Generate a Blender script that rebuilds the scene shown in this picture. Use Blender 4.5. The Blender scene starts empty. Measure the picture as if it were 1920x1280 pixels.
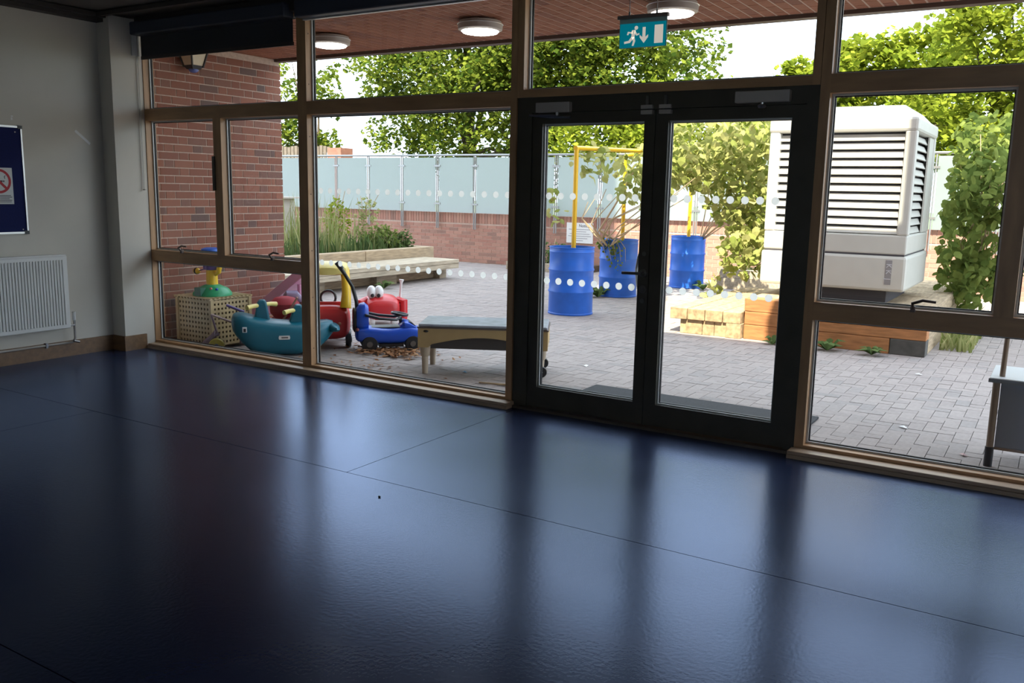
import bpy, bmesh, math, random
from mathutils import Vector, Matrix, Euler
random.seed(7)
PI = math.pi
S = bpy.context.scene
C = S.collection

# ------------------------------------------------------------------ camera
YAW, PITCH, ROLL = 0.5548, 0.16863, 0.019744
CAM = Vector((0.0, -5.2, 1.508))
fw = Vector((-math.sin(YAW)*math.cos(PITCH), math.cos(YAW)*math.cos(PITCH), -math.sin(PITCH)))
rt = Vector((math.cos(YAW), math.sin(YAW), 0)); up = rt.cross(fw)
rt2 = rt*math.cos(ROLL) + up*math.sin(ROLL); up2 = -rt*math.sin(ROLL) + up*math.cos(ROLL)
cd = bpy.data.cameras.new('camera'); cam = bpy.data.objects.new('camera', cd); C.objects.link(cam)
cam.matrix_world = Matrix(((rt2.x, up2.x, -fw.x, CAM.x), (rt2.y, up2.y, -fw.y, CAM.y), (rt2.z, up2.z, -fw.z, CAM.z), (0, 0, 0, 1)))
cd.sensor_width = 36; cd.lens = 1658.08/1920*36; cd.clip_start = 0.05; cd.clip_end = 300
S.camera = cam
FOC = 1658.08
def pix(p):
    v = Vector(p) - CAM; d = v.dot(fw)
    if d < 0.1: return None
    return 960 + FOC*v.dot(rt2)/d, 640 - FOC*v.dot(up2)/d, d
def rank(pts, n=300):
    """indices of the n nearest points that lie inside the picture"""
    r = []
    for i, p in enumerate(pts):
        q = pix(p)
        if q and -20 < q[0] < 1940 and -20 < q[1] < 1300: r.append((q[2], i))
    r.sort(); return set(i for _, i in r[:n])

# ------------------------------------------------------------------ world, sun, exposure
W = bpy.data.worlds.new('world'); S.world = W; W.use_nodes = True
bg = W.node_tree.nodes['Background']; bg.inputs[0].default_value = (0.74, 0.85, 1.0, 1); bg.inputs[1].default_value = 3.7
sd = bpy.data.lights.new('sun', 'SUN'); sd.energy = 14.0; sd.angle = math.radians(0.6); sd.color = (1.0, 0.90, 0.72)
so = bpy.data.objects.new('sun', sd); C.objects.link(so)
so.rotation_euler = Vector((-0.35, 1.0, -1.35)).to_track_quat('-Z', 'Y').to_euler(); so.location = (6, -12, 20)
S.view_settings.view_transform = 'Standard'; S.view_settings.look = 'None'
S.view_settings.exposure = 0.12; S.view_settings.gamma = 1.0; S.view_settings.use_curve_mapping = False

# ------------------------------------------------------------------ materials
MATS = {}
def mat(name, col, rough=0.5, metal=0.0, var=0.0, scale=8.0, bump=0.0, island=0.0, emit=None, estr=0.0, spec=None, stretch=None, col2=None, coat=0.0):
    if name in MATS: return MATS[name]
    m = bpy.data.materials.new(name); m.use_nodes = True; nt = m.node_tree; b = nt.nodes['Principled BSDF']
    b.inputs['Roughness'].default_value = rough; b.inputs['Metallic'].default_value = metal
    if spec is not None: b.inputs['Specular IOR Level'].default_value = spec
    if coat: b.inputs['Coat Weight'].default_value = coat; b.inputs['Coat Roughness'].default_value = 0.15
    c = (*col, 1)
    b.inputs['Base Color'].default_value = c
    src = None
    tc = nt.nodes.new('ShaderNodeTexCoord'); mp = nt.nodes.new('ShaderNodeMapping'); nt.links.new(tc.outputs['Object'], mp.inputs[0])
    if stretch: mp.inputs['Scale'].default_value = stretch
    if var or bump or col2:
        nz = nt.nodes.new('ShaderNodeTexNoise'); nz.inputs['Scale'].default_value = scale; nz.inputs['Detail'].default_value = 5
        nt.links.new(mp.outputs[0], nz.inputs['Vector'])
        mx = nt.nodes.new('ShaderNodeMix'); mx.data_type = 'RGBA'
        lo = tuple(x*(1-var) for x in col) if not col2 else col
        hi = tuple(min(1, x*(1+var)) for x in col) if not col2 else col2
        mx.inputs[6].default_value = (*lo, 1); mx.inputs[7].default_value = (*hi, 1)
        rp = nt.nodes.new('ShaderNodeMapRange'); rp.inputs[1].default_value = 0.3; rp.inputs[2].default_value = 0.7
        nt.links.new(nz.outputs[0], rp.inputs[0]); nt.links.new(rp.outputs[0], mx.inputs[0]); src = mx.outputs[2]
        nt.links.new(src, b.inputs['Base Color'])
        if bump:
            bp = nt.nodes.new('ShaderNodeBump'); bp.inputs['Strength'].default_value = bump; bp.inputs['Distance'].default_value = 0.01
            nt.links.new(nz.outputs[0], bp.inputs['Height']); nt.links.new(bp.outputs[0], b.inputs['Normal'])
    if island:
        g = nt.nodes.new('ShaderNodeNewGeometry'); oi = nt.nodes.new('ShaderNodeObjectInfo'); ad = nt.nodes.new('ShaderNodeMath'); ad.operation = 'ADD'
        fr = nt.nodes.new('ShaderNodeMath'); fr.operation = 'FRACT'
        nt.links.new(g.outputs['Random Per Island'], ad.inputs[0]); nt.links.new(oi.outputs['Random'], ad.inputs[1]); nt.links.new(ad.outputs[0], fr.inputs[0])
        hs = nt.nodes.new('ShaderNodeMapRange'); hs.inputs[3].default_value = 1-island; hs.inputs[4].default_value = 1+island
        nt.links.new(fr.outputs[0], hs.inputs[0])
        mu = nt.nodes.new('ShaderNodeHueSaturation'); nt.links.new(hs.outputs[0], mu.inputs['Value'])
        if src: nt.links.new(src, mu.inputs['Color'])
        else: mu.inputs['Color'].default_value = c
        nt.links.new(mu.outputs[0], b.inputs['Base Color'])
    if emit:
        b.inputs['Emission Color'].default_value = (*emit, 1); b.inputs['Emission Strength'].default_value = estr
    MATS[name] = m; return m

def brick_mat(name, c1, c2, c3, rough=0.85):
    m = bpy.data.materials.new(name); m.use_nodes = True; nt = m.node_tree; b = nt.nodes['Principled BSDF']; b.inputs['Roughness'].default_value = rough
    g = nt.nodes.new('ShaderNodeNewGeometry'); oi = nt.nodes.new('ShaderNodeObjectInfo'); ad = nt.nodes.new('ShaderNodeMath'); ad.operation = 'ADD'
    fr = nt.nodes.new('ShaderNodeMath'); fr.operation = 'FRACT'
    nt.links.new(g.outputs['Random Per Island'], ad.inputs[0]); nt.links.new(oi.outputs['Random'], ad.inputs[1]); nt.links.new(ad.outputs[0], fr.inputs[0])
    r = nt.nodes.new('ShaderNodeValToRGB'); r.color_ramp.elements[0].color = (*c1, 1); r.color_ramp.elements[1].color = (*c3, 1); r.color_ramp.elements[1].position = 1.0
    e = r.color_ramp.elements.new(0.72); e.color = (*c2, 1); nt.links.new(fr.outputs[0], r.inputs[0])
    tc = nt.nodes.new('ShaderNodeTexCoord'); nz = nt.nodes.new('ShaderNodeTexNoise'); nz.inputs['Scale'].default_value = 40; nt.links.new(tc.outputs['Object'], nz.inputs['Vector'])
    hs = nt.nodes.new('ShaderNodeHueSaturation'); mr = nt.nodes.new('ShaderNodeMapRange'); mr.inputs[3].default_value = 0.75; mr.inputs[4].default_value = 1.2
    nt.links.new(nz.outputs[0], mr.inputs[0]); nt.links.new(mr.outputs[0], hs.inputs['Value']); nt.links.new(r.outputs[0], hs.inputs['Color']); nt.links.new(hs.outputs[0], b.inputs['Base Color'])
    MATS[name] = m; return m

def leaf_mat(name, c1, c2, trans=0.45):
    m = bpy.data.materials.new(name); m.use_nodes = True; nt = m.node_tree; nt.nodes.remove(nt.nodes['Principled BSDF']); out = nt.nodes['Material Output']
    g = nt.nodes.new('ShaderNodeNewGeometry'); oi = nt.nodes.new('ShaderNodeObjectInfo'); ad = nt.nodes.new('ShaderNodeMath'); ad.operation = 'ADD'
    fr = nt.nodes.new('ShaderNodeMath'); fr.operation = 'FRACT'
    nt.links.new(g.outputs['Random Per Island'], ad.inputs[0]); nt.links.new(oi.outputs['Random'], ad.inputs[1]); nt.links.new(ad.outputs[0], fr.inputs[0])
    r = nt.nodes.new('ShaderNodeValToRGB'); r.color_ramp.elements[0].color = (*c1, 1); r.color_ramp.elements[1].color = (*c2, 1); nt.links.new(fr.outputs[0], r.inputs[0])
    d = nt.nodes.new('ShaderNodeBsdfDiffuse'); t = nt.nodes.new('ShaderNodeBsdfTranslucent'); mx = nt.nodes.new('ShaderNodeMixShader'); mx.inputs[0].default_value = trans
    nt.links.new(r.outputs[0], d.inputs[0]); nt.links.new(r.outputs[0], t.inputs[0]); nt.links.new(d.outputs[0], mx.inputs[1]); nt.links.new(t.outputs[0], mx.inputs[2])
    nt.links.new(mx.outputs[0], out.inputs[0]); MATS[name] = m; return m

def glass_mat(name, tint=(0.97, 0.985, 0.98), refl=0.06):
    m = bpy.data.materials.new(name); m.use_nodes = True; nt = m.node_tree; nt.nodes.remove(nt.nodes['Principled BSDF']); out = nt.nodes['Material Output']
    t = nt.nodes.new('ShaderNodeBsdfTransparent'); t.inputs[0].default_value = (*tint, 1); gl = nt.nodes.new('ShaderNodeBsdfGlossy'); gl.inputs['Roughness'].default_value = 0.0
    lw = nt.nodes.new('ShaderNodeLayerWeight'); lw.inputs[0].default_value = 0.5; pw = nt.nodes.new('ShaderNodeMath'); pw.operation = 'POWER'; pw.inputs[1].default_value = 5.0
    fr = nt.nodes.new('ShaderNodeMapRange'); fr.inputs[3].default_value = refl*.4; fr.inputs[4].default_value = 0.6; mx = nt.nodes.new('ShaderNodeMixShader')
    nt.links.new(lw.outputs['Facing'], pw.inputs[0]); nt.links.new(pw.outputs[0], fr.inputs[0]); nt.links.new(fr.outputs[0], mx.inputs[0]); nt.links.new(t.outputs[0], mx.inputs[1]); nt.links.new(gl.outputs[0], mx.inputs[2]); nt.links.new(mx.outputs[0], out.inputs[0])
    MATS[name] = m; return m

def frost_mat(name, col, thru=0.72):
    m = bpy.data.materials.new(name); m.use_nodes = True; nt = m.node_tree; nt.nodes.remove(nt.nodes['Principled BSDF']); out = nt.nodes['Material Output']
    d = nt.nodes.new('ShaderNodeBsdfDiffuse'); t = nt.nodes.new('ShaderNodeBsdfTranslucent'); gl = nt.nodes.new('ShaderNodeBsdfGlossy'); gl.inputs['Roughness'].default_value = 0.12
    for n in (d, t): n.inputs[0].default_value = (*col, 1)
    a = nt.nodes.new('ShaderNodeMixShader'); a.inputs[0].default_value = thru; b = nt.nodes.new('ShaderNodeMixShader'); b.inputs[0].default_value = 0.07
    nt.links.new(d.outputs[0], a.inputs[1]); nt.links.new(t.outputs[0], a.inputs[2]); nt.links.new(a.outputs[0], b.inputs[1]); nt.links.new(gl.outputs[0], b.inputs[2]); nt.links.new(b.outputs[0], out.inputs[0])
    MATS[name] = m; return m

GLASS = glass_mat('window_glass')
FROST = frost_mat('frosted_glass', (0.60, 0.66, 0.64))
PINE = mat('pine_frame', (0.50, 0.29, 0.14), 0.45, var=0.18, scale=3, stretch=(6, 6, 1))
PINE_H = mat('pine_frame_rail', (0.50, 0.29, 0.14), 0.45, var=0.18, scale=3, stretch=(1, 6, 6))
BOARD = mat('pine_window_board', (0.50, 0.36, 0.24), 0.35, var=0.15, scale=3, stretch=(1, 8, 8))
DOORM = mat('door_dark_paint', (0.075, 0.066, 0.048), 0.4, var=0.1)
BEAD = mat('grey_glazing_bead', (0.60, 0.62, 0.60), 0.35)
GASKET = mat('black_gasket', (0.01, 0.01, 0.012), 0.5)
STEEL = mat('brushed_steel', (0.62, 0.62, 0.60), 0.3, 1.0, var=0.1)
SILVER = mat('silver_paint', (0.55, 0.50, 0.45), 0.45, 0.3)
WALLM = mat('cream_wall_paint', (0.66, 0.62, 0.54), 0.75, var=0.04, scale=2)
CEILM = mat('dark_ceiling_paint', (0.11, 0.10, 0.09), 0.9, var=0.1)
DKTRIM = mat('dark_cornice', (0.05, 0.045, 0.042), 0.6)
SKIRT = mat('oak_skirting', (0.20, 0.11, 0.05), 0.45, var=0.2, scale=3, stretch=(1, 8, 8))
BLINDM = mat('charcoal_blind_fabric', (0.04, 0.042, 0.048), 0.8, var=0.1, scale=200)
WHITE = mat('white_plastic', (0.80, 0.80, 0.78), 0.4)
BLACK = mat('black_plastic', (0.012, 0.012, 0.014), 0.4)
RADW = mat('radiator_enamel', (0.78, 0.78, 0.75), 0.35)
NAVY = mat('navy_felt', (0.006, 0.012, 0.085), 0.95, var=0.15, scale=120)
ALU = mat('aluminium_trim', (0.75, 0.75, 0.73), 0.35, 0.6)
MORTAR = mat('brick_mortar', (0.55, 0.42, 0.34), 0.95, var=0.15, scale=30)
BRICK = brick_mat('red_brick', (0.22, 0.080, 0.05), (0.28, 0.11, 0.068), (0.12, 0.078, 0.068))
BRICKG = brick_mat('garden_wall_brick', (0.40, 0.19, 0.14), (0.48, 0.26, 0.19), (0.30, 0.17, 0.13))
SLIP = brick_mat('soffit_brick_slip', (0.30, 0.11, 0.06), (0.36, 0.14, 0.08), (0.24, 0.09, 0.06))
PAVER = brick_mat('grey_block_paver', (0.31, 0.265, 0.245), (0.35, 0.30, 0.275), (0.275, 0.245, 0.23))
JOINT = mat('paver_joint_sand', (0.22, 0.19, 0.165), 1.0, var=0.3, scale=30)
SLEEPER = mat('orange_stained_sleeper', (0.42, 0.18, 0.065), 0.7, var=0.3, scale=5, stretch=(1, 8, 8), bump=0.15)
SLEEPY = mat('weathered_sleeper', (0.40, 0.30, 0.19), 0.8, var=0.3, scale=5, stretch=(8, 1, 8), bump=0.15)
SLEEPE = mat('sleeper_end_grain', (0.42, 0.30, 0.17), 0.85, var=0.4, scale=18, bump=0.25)
SLEEPD = mat('dark_sleeper', (0.085, 0.08, 0.07), 0.85, var=0.3, scale=10)
GREYWOOD = mat('grey_weathered_board', (0.44, 0.37, 0.27), 0.85, var=0.3, scale=4, stretch=(8, 1, 8), bump=0.15)
SOIL = mat('planter_soil', (0.07, 0.05, 0.03), 1.0, var=0.4, scale=20)
DRUM = mat('blue_drum_paint', (0.02, 0.14, 0.62), 0.38, var=0.12, scale=6)
YEL = mat('yellow_pipe_paint', (0.80, 0.47, 0.02), 0.35)
HVACM = mat('white_unit_enamel', (0.54, 0.53, 0.475), 0.45, var=0.03)
HVACD = mat('dark_unit_interior', (0.06, 0.055, 0.06), 0.8)
LEAF_TREE = leaf_mat('tree_leaf', (0.055, 0.105, 0.016), (0.25, 0.29, 0.04), 0.5)
LEAF_TREE2 = leaf_mat('tree_leaf_light', (0.16, 0.22, 0.02), (0.36, 0.40, 0.05), 0.5)
LEAF_VINE = leaf_mat('vine_leaf', (0.20, 0.25, 0.05), (0.52, 0.50, 0.20), 0.4)
LEAF_SHRUB = leaf_mat('shrub_leaf', (0.10, 0.15, 0.035), (0.26, 0.31, 0.08), 0.4)
GRASSM = leaf_mat('wild_grass', (0.20, 0.25, 0.07), (0.48, 0.46, 0.22), 0.4)
WEEDM = leaf_mat('weed_leaf', (0.07, 0.12, 0.04), (0.16, 0.22, 0.08), 0.3)
DEADLEAF = leaf_mat('dead_leaf', (0.20, 0.08, 0.035), (0.42, 0.25, 0.14), 0.1)
BARK = mat('tree_bark', (0.10, 0.075, 0.05), 0.9, var=0.3, scale=8)
STEMM = mat('vine_stem', (0.48, 0.36, 0.22), 0.9, var=0.2, scale=8)
TEAL = mat('teal_plastic', (0.006, 0.135, 0.20), 0.38, var=0.08, scale=5)
TOYRED = mat('red_plastic', (0.55, 0.025, 0.03), 0.35, var=0.1, scale=4)
TOYYEL = mat('yellow_plastic', (0.80, 0.50, 0.02), 0.35)
TOYLEM = mat('lemon_plastic', (0.80, 0.66, 0.20), 0.4)
TOYBLUE = mat('blue_plastic', (0.012, 0.075, 0.50), 0.3)
TOYPINK = mat('pink_plastic', (0.62, 0.29, 0.46), 0.45)
TOYGRN = mat('green_plastic', (0.01, 0.30, 0.12), 0.4)
TOYPUR = mat('purple_plastic', (0.10, 0.055, 0.22), 0.4)
TOYTAN = mat('tan_plastic', (0.44, 0.30, 0.13), 0.5, var=0.06)
TANL = mat('pale_tan_plastic', (0.45, 0.36, 0.26), 0.5, var=0.08)
GREYTOP = mat('grey_table_lid', (0.34, 0.36, 0.40), 0.25, var=0.2, scale=9)
BIRCH = mat('birch_wood', (0.50, 0.38, 0.20), 0.5, var=0.12, scale=6)
MAUVE = mat('mauve_fabric', (0.27, 0.20, 0.25), 0.9, var=0.2)
MATM = mat('black_rubber_mat', (0.018, 0.019, 0.022), 0.8, var=0.4, scale=60)
SINKP = mat('slate_blue_panel', (0.17, 0.18, 0.21), 0.5)
SINKW = mat('grey_worktop', (0.62, 0.64, 0.66), 0.35)
POLE = mat('brown_tube', (0.20, 0.145, 0.10), 0.4, 0.2)

# ------------------------------------------------------------------ mesh helpers
class MB:
    def __init__(s): s.v = []; s.f = []; s.m = Matrix.Identity(4)
    def at(s, loc=(0, 0, 0), rz=0, rx=0, ry=0):
        s.m = Matrix.Translation(loc) @ Euler((rx, ry, rz), 'XYZ').to_matrix().to_4x4(); return s
    def add(s, vs, fs):
        k = len(s.v); s.v += [tuple(s.m @ Vector(v)) for v in vs]; s.f += [tuple(i+k for i in f) for f in fs]; return s
    def b(s, x0, x1, y0, y1, z0, z1):
        return s.add([(x0,y0,z0),(x1,y0,z0),(x1,y1,z0),(x0,y1,z0),(x0,y0,z1),(x1,y0,z1),(x1,y1,z1),(x0,y1,z1)],
                     [(0,3,2,1),(4,5,6,7),(0,1,5,4),(1,2,6,5),(2,3,7,6),(3,0,4,7)])
    def frame(s, x0, x1, z0, z1, w, y0, y1):
        s.b(x0, x0+w, y0, y1, z0, z1); s.b(x1-w, x1, y0, y1, z0, z1); s.b(x0+w, x1-w, y0, y1, z0, z0+w); s.b(x0+w, x1-w, y0, y1, z1-w, z1); return s
    def tube(s, pts, r, n=10, caps=True):
        pts = [Vector(p) for p in pts]; rs = r if isinstance(r, (list, tuple)) else [r]*len(pts); vs = []; fs = []
        ref = None
        for i, p in enumerate(pts):
            t = (pts[min(i+1, len(pts)-1)] - pts[max(i-1, 0)]).normalized()
            if ref is None: ref = Vector((0, 0, 1)) if abs(t.z) < 0.9 else Vector((1, 0, 0))
            a = t.cross(ref).normalized(); c = a.cross(t).normalized(); ref = c
            for k in range(n):
                g = 2*PI*k/n; vs.append(p + (a*math.cos(g) + c*math.sin(g))*rs[i])
        for i in range(len(pts)-1):
            for k in range(n): fs.append((i*n+k, i*n+(k+1) % n, (i+1)*n+(k+1) % n, (i+1)*n+k))
        if caps: fs.append(tuple(range(n-1, -1, -1))); fs.append(tuple((len(pts)-1)*n+k for k in range(n)))
        return s.add(vs, fs)
    def lathe(s, prof, n=24):   # (r, z) about local z
        vs = []; fs = []
        for r, z in prof:
            for k in range(n): g = 2*PI*k/n; vs.append((r*math.cos(g), r*math.sin(g), z))
        for i in range(len(prof)-1):
            for k in range(n): fs.append((i*n+k, i*n+(k+1) % n, (i+1)*n+(k+1) % n, (i+1)*n+k))
        fs.append(tuple(range(n-1, -1, -1))); fs.append(tuple((len(prof)-1)*n+k for k in range(n)))
        return s.add(vs, fs)
    def ell(s, c, r, n=14, m=9):
        vs = []; fs = []
        for i in range(1, m):
            a = PI*i/m
            for k in range(n): g = 2*PI*k/n; vs.append((c[0]+r[0]*math.sin(a)*math.cos(g), c[1]+r[1]*math.sin(a)*math.sin(g), c[2]-r[2]*math.cos(a)))
        lo = len(vs); vs.append((c[0], c[1], c[2]-r[2])); vs.append((c[0], c[1], c[2]+r[2]))
        for i in range(m-2):
            for k in range(n): fs.append((i*n+k, i*n+(k+1) % n, (i+1)*n+(k+1) % n, (i+1)*n+k))
        for k in range(n): fs.append((lo, (k+1) % n, k)); fs.append((lo+1, (m-2)*n+k, (m-2)*n+(k+1) % n))
        return s.add(vs, fs)
    def prism(s, poly, y0, y1):   # polygon in local x,z, extruded along y
        n = len(poly); vs = [(x, y0, z) for x, z in poly] + [(x, y1, z) for x, z in poly]
        a = sum(poly[i][0]*poly[(i+1) % n][1]-poly[(i+1) % n][0]*poly[i][1] for i in range(n))
        fs = [tuple(range(n)), tuple(range(2*n-1, n-1, -1))] + [((i+1) % n, i, i+n, (i+1) % n+n) for i in range(n)]
        if a < 0: fs = [tuple(reversed(f)) for f in fs]
        return s.add(vs, fs)
    def loft(s, secs, n=20, e=2.6):   # sections (x, half width, z bottom, z top)
        vs = []; fs = []
        for x, w, z0, z1 in secs:
            for k in range(n):
                g = 2*PI*k/n; cy = math.copysign(abs(math.cos(g))**(2/e), math.cos(g)); cz = math.copysign(abs(math.sin(g))**(2/e), math.sin(g))
                vs.append((x, w*cy, (z0+z1)/2+(z1-z0)/2*cz))
        for i in range(len(secs)-1):
            for k in range(n): fs.append((i*n+k, i*n+(k+1) % n, (i+1)*n+(k+1) % n, (i+1)*n+k))
        fs.append(tuple(range(n-1, -1, -1))); fs.append(tuple((len(secs)-1)*n+k for k in range(n)))
        return s.add(vs, fs)
    def wheel(s, c, r, w, n=20):   # axis along local y
        k = s.m; s.m = k @ Matrix.Translation(c) @ Matrix.Rotation(PI/2, 4, 'X')
        s.lathe([(r*.55, -w/2), (r*.92, -w/2), (r, -w/2+.012), (r, w/2-.012), (r*.92, w/2), (r*.55, w/2)], n); s.m = k; return s
    def disc(s, c, r, y0, y1, n=16): return s.prism([(c[0]+r*math.cos(2*PI*k/n), c[1]+r*math.sin(2*PI*k/n)) for k in range(n)], y0, y1)
    def build(s, name, m, parent=None, smooth=False, bev=0.0, sub=0):
        me = bpy.data.meshes.new(name); me.from_pydata(s.v, [], s.f)
        if bev:
            bm = bmesh.new(); bm.from_mesh(me); bmesh.ops.bevel(bm, geom=list(bm.edges), offset=bev, segments=2, affect='EDGES', profile=0.5, clamp_overlap=True); bm.to_mesh(me); bm.free()
        me.materials.append(m)
        if smooth:
            me.polygons.foreach_set('use_smooth', [True]*len(me.polygons))
            try: me.set_sharp_from_angle(angle=math.radians(40))
            except Exception: pass
        me.update()
        o = bpy.data.objects.new(name, me); C.objects.link(o)
        if parent: o.parent = parent; o.matrix_parent_inverse = parent.matrix_basis.inverted()
        if sub: md = o.modifiers.new('subdivide', 'SUBSURF'); md.levels = sub; md.render_levels = sub
        return o
def tag(o, label=None, cat=None, group=None, kind=None):
    if label: o['label'] = label
    if cat: o['category'] = cat
    if group: o['group'] = group
    if kind: o['kind'] = kind
    return o
def empty(name, loc, label, cat, rz=0, group=None, kind=None):
    o = bpy.data.objects.new(name, None); o.empty_display_size = 0.1; C.objects.link(o); o.location = loc; o.rotation_euler = (0, 0, rz)
    return tag(o, label, cat, group, kind)
def bxo(name, m, parent, *a, bev=0.0): return MB().b(*a).build(name, m, parent, bev=bev)
def inst(src, parent, M):   # a cheap copy of a piece that shares its mesh; M in parent's space (parents of pieces sit at identity)
    o = bpy.data.objects.new(src.name.split('.')[0], src); C.objects.link(o); o.parent = parent; o.matrix_parent_inverse = parent.matrix_basis.inverted(); o.matrix_basis = M; return o
def boxmesh(name, sx, sy, sz, m, bev=0.0):
    o = MB().b(-sx/2, sx/2, -sy/2, sy/2, -sz/2, sz/2); me = bpy.data.meshes.new(name); me.from_pydata(o.v, [], o.f)
    if bev:
        bm = bmesh.new(); bm.from_mesh(me); bmesh.ops.bevel(bm, geom=[e for e in bm.edges], offset=bev, segments=1, affect='EDGES'); bm.to_mesh(me); bm.free()
    me.materials.append(m); me.update(); return me
def pieces(name, stuffname, m, parent, items, limit=300):
    """items: (centre, (sx,sy,sz), tilt Euler) -> the nearest ones as objects, the rest as one stuff part"""
    near = rank([i[0] for i in items], limit); cache = {}; rest = MB(); nrest = 0
    for k, (c, sz, eu) in enumerate(items):
        if k in near:
            key = tuple(round(x, 4) for x in sz)
            if key not in cache: cache[key] = boxmesh(name, *sz, m, 0.0)
            inst(cache[key], parent, Matrix.Translation(c) @ Euler(eu).to_matrix().to_4x4())
        else:
            rest.m = Matrix.Translation(c) @ Euler(eu).to_matrix().to_4x4(); rest.b(-sz[0]/2, sz[0]/2, -sz[1]/2, sz[1]/2, -sz[2]/2, sz[2]/2); nrest += 1
    if nrest: tag(rest.build(stuffname, m, parent), kind='stuff')
def text_mesh(name, body, size, m, parent, M, depth=0.001):
    cu = bpy.data.curves.new(name, 'FONT'); cu.body = body; cu.size = size; cu.extrude = depth; cu.align_x = 'CENTER'; cu.align_y = 'CENTER'; cu.resolution_u = 3
    t = bpy.data.objects.new(name, cu); C.objects.link(t)
    dg = bpy.context.evaluated_depsgraph_get(); me = bpy.data.meshes.new_from_object(t.evaluated_get(dg)); me.name = name
    bpy.data.objects.remove(t); bpy.data.curves.remove(cu); me.materials.clear(); me.materials.append(m)
    o = bpy.data.objects.new(name, me); C.objects.link(o)
    if parent: o.parent = parent; o.matrix_parent_inverse = parent.matrix_basis.inverted()
    o.matrix_basis = M; return o
R = random.random
def U(a, b): return random.uniform(a, b)
G = -0.06   # outdoor ground level

# ------------------------------------------------------------------ the room
XL, ZC = -7.345, 2.95
def floor_material():
    m = bpy.data.materials.new('dark_blue_vinyl'); m.use_nodes = True; nt = m.node_tree; b = nt.nodes['Principled BSDF']
    tc = nt.nodes.new('ShaderNodeTexCoord'); nz = nt.nodes.new('ShaderNodeTexNoise'); nz.inputs['Scale'].default_value = 60; nz.inputs['Detail'].default_value = 4; nt.links.new(tc.outputs['Object'], nz.inputs[0])
    n2 = nt.nodes.new('ShaderNodeTexNoise'); n2.inputs['Scale'].default_value = 1.6; n2.inputs['Detail'].default_value = 4; nt.links.new(tc.outputs['Object'], n2.inputs[0])
    mx = nt.nodes.new('ShaderNodeMix'); mx.data_type = 'RGBA'; mx.inputs[6].default_value = (0.010, 0.015, 0.040, 1); mx.inputs[7].default_value = (0.018, 0.026, 0.065, 1)
    nt.links.new(n2.outputs[0], mx.inputs[0])
    mr = nt.nodes.new('ShaderNodeMapRange'); mr.inputs[3].default_value = 0.19; mr.inputs[4].default_value = 0.27; nt.links.new(n2.outputs[0], mr.inputs[0])
    bp = nt.nodes.new('ShaderNodeBump'); bp.inputs['Strength'].default_value = 0.10; bp.inputs['Distance'].default_value = 0.004; nt.links.new(nz.outputs[0], bp.inputs['Height'])
    out = nt.nodes['Material Output']; df = nt.nodes.new('ShaderNodeBsdfDiffuse'); gl = nt.nodes.new('ShaderNodeBsdfGlossy'); gl.inputs[0].default_value = (0.62, 0.73, 1.0, 1)
    fz = nt.nodes.new('ShaderNodeFresnel'); fz.inputs[0].default_value = 1.55; ms = nt.nodes.new('ShaderNodeMixShader')
    nt.links.new(mx.outputs[2], df.inputs[0]); nt.links.new(mr.outputs[0], gl.inputs['Roughness'])
    for q in (df, gl, fz): nt.links.new(bp.outputs[0], q.inputs['Normal'])
    nt.links.new(fz.outputs[0], ms.inputs[0]); nt.links.new(df.outputs[0], ms.inputs[1]); nt.links.new(gl.outputs[0], ms.inputs[2]); nt.links.new(ms.outputs[0], out.inputs[0]); nt.nodes.remove(b); return m
FLM = floor_material()
fl = tag(MB().b(XL-.1, 4.2, -9.2, 0.10, -0.14, -0.006).build('floor', mat('floor_screed', (0.01, 0.011, 0.016), 0.7)), 'dark blue vinyl floor of the empty room', 'floor', kind='structure')
g = 0.0022
for x0, x1, y0, y1 in ((XL, -3.15, -1.78, 0.0), (-3.15, 4.1, -1.78, 0.0), (XL, -5.4, -3.78, -1.78), (-5.4, 4.1, -3.78, -1.78), (XL, -1.2, -5.78, -3.78), (-1.2, 4.1, -5.78, -3.78), (XL, 4.1, -9.1, -5.78)):
    bxo('vinyl_sheet', FLM, fl, x0+g, x1-g, y0+g, y1-g, -0.006, 0.0)
def struct(name, mb, m, label, cat='wall', bev=0): return tag(mb.build(name, m, bev=bev), label, cat, kind='structure')
struct('wall_left', MB().b(XL-.12, XL, -9.1, 0.0, 0, ZC), WALLM, 'cream painted wall behind the radiator and the noticeboard')
struct('wall_pier', MB().b(XL, -7.17, -0.31, 0.0, 0, 2.93), WALLM, 'narrow cream corner pier beside the timber window frame')
struct('wall_right', MB().b(4.1, 4.2, -9.1, 0.1, 0, ZC), WALLM, 'cream wall closing the room on the right')
wr = struct('wall_rear', MB().b(XL-.12, 4.2, -9.2, -9.1, 0, .9).b(XL-.12, 4.2, -9.2, -9.1, 2.5, ZC).b(XL-.12, -.3, -9.2, -9.1, .9, 2.5).b(2.2, 4.2, -9.2, -9.1, .9, 2.5), WALLM, 'cream wall behind the viewer with an opening added to let light in')
w5 = tag(MB().frame(-.3, 2.2, .9, 2.5, .06, -9.18, -9.12).build('window_added_rear', PINE), 'added timber window behind the viewer that brightens the room', 'window', kind='structure'); MB().b(-.24, 2.14, -9.153, -9.147, .96, 2.44).build('glass_pane', GLASS, w5)  # unseen window, added so daylight from behind lifts the dark interior
struct('wall_front', MB().b(0.80, 4.1, 0.0, 0.1, 0, ZC), WALLM, 'cream wall to the right of the glazing')
struct('ceiling', MB().b(XL-.1, 4.2, -9.2, 0.1, ZC, ZC+.15), CEILM, 'dark unlit ceiling of the room', 'ceiling')
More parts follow.
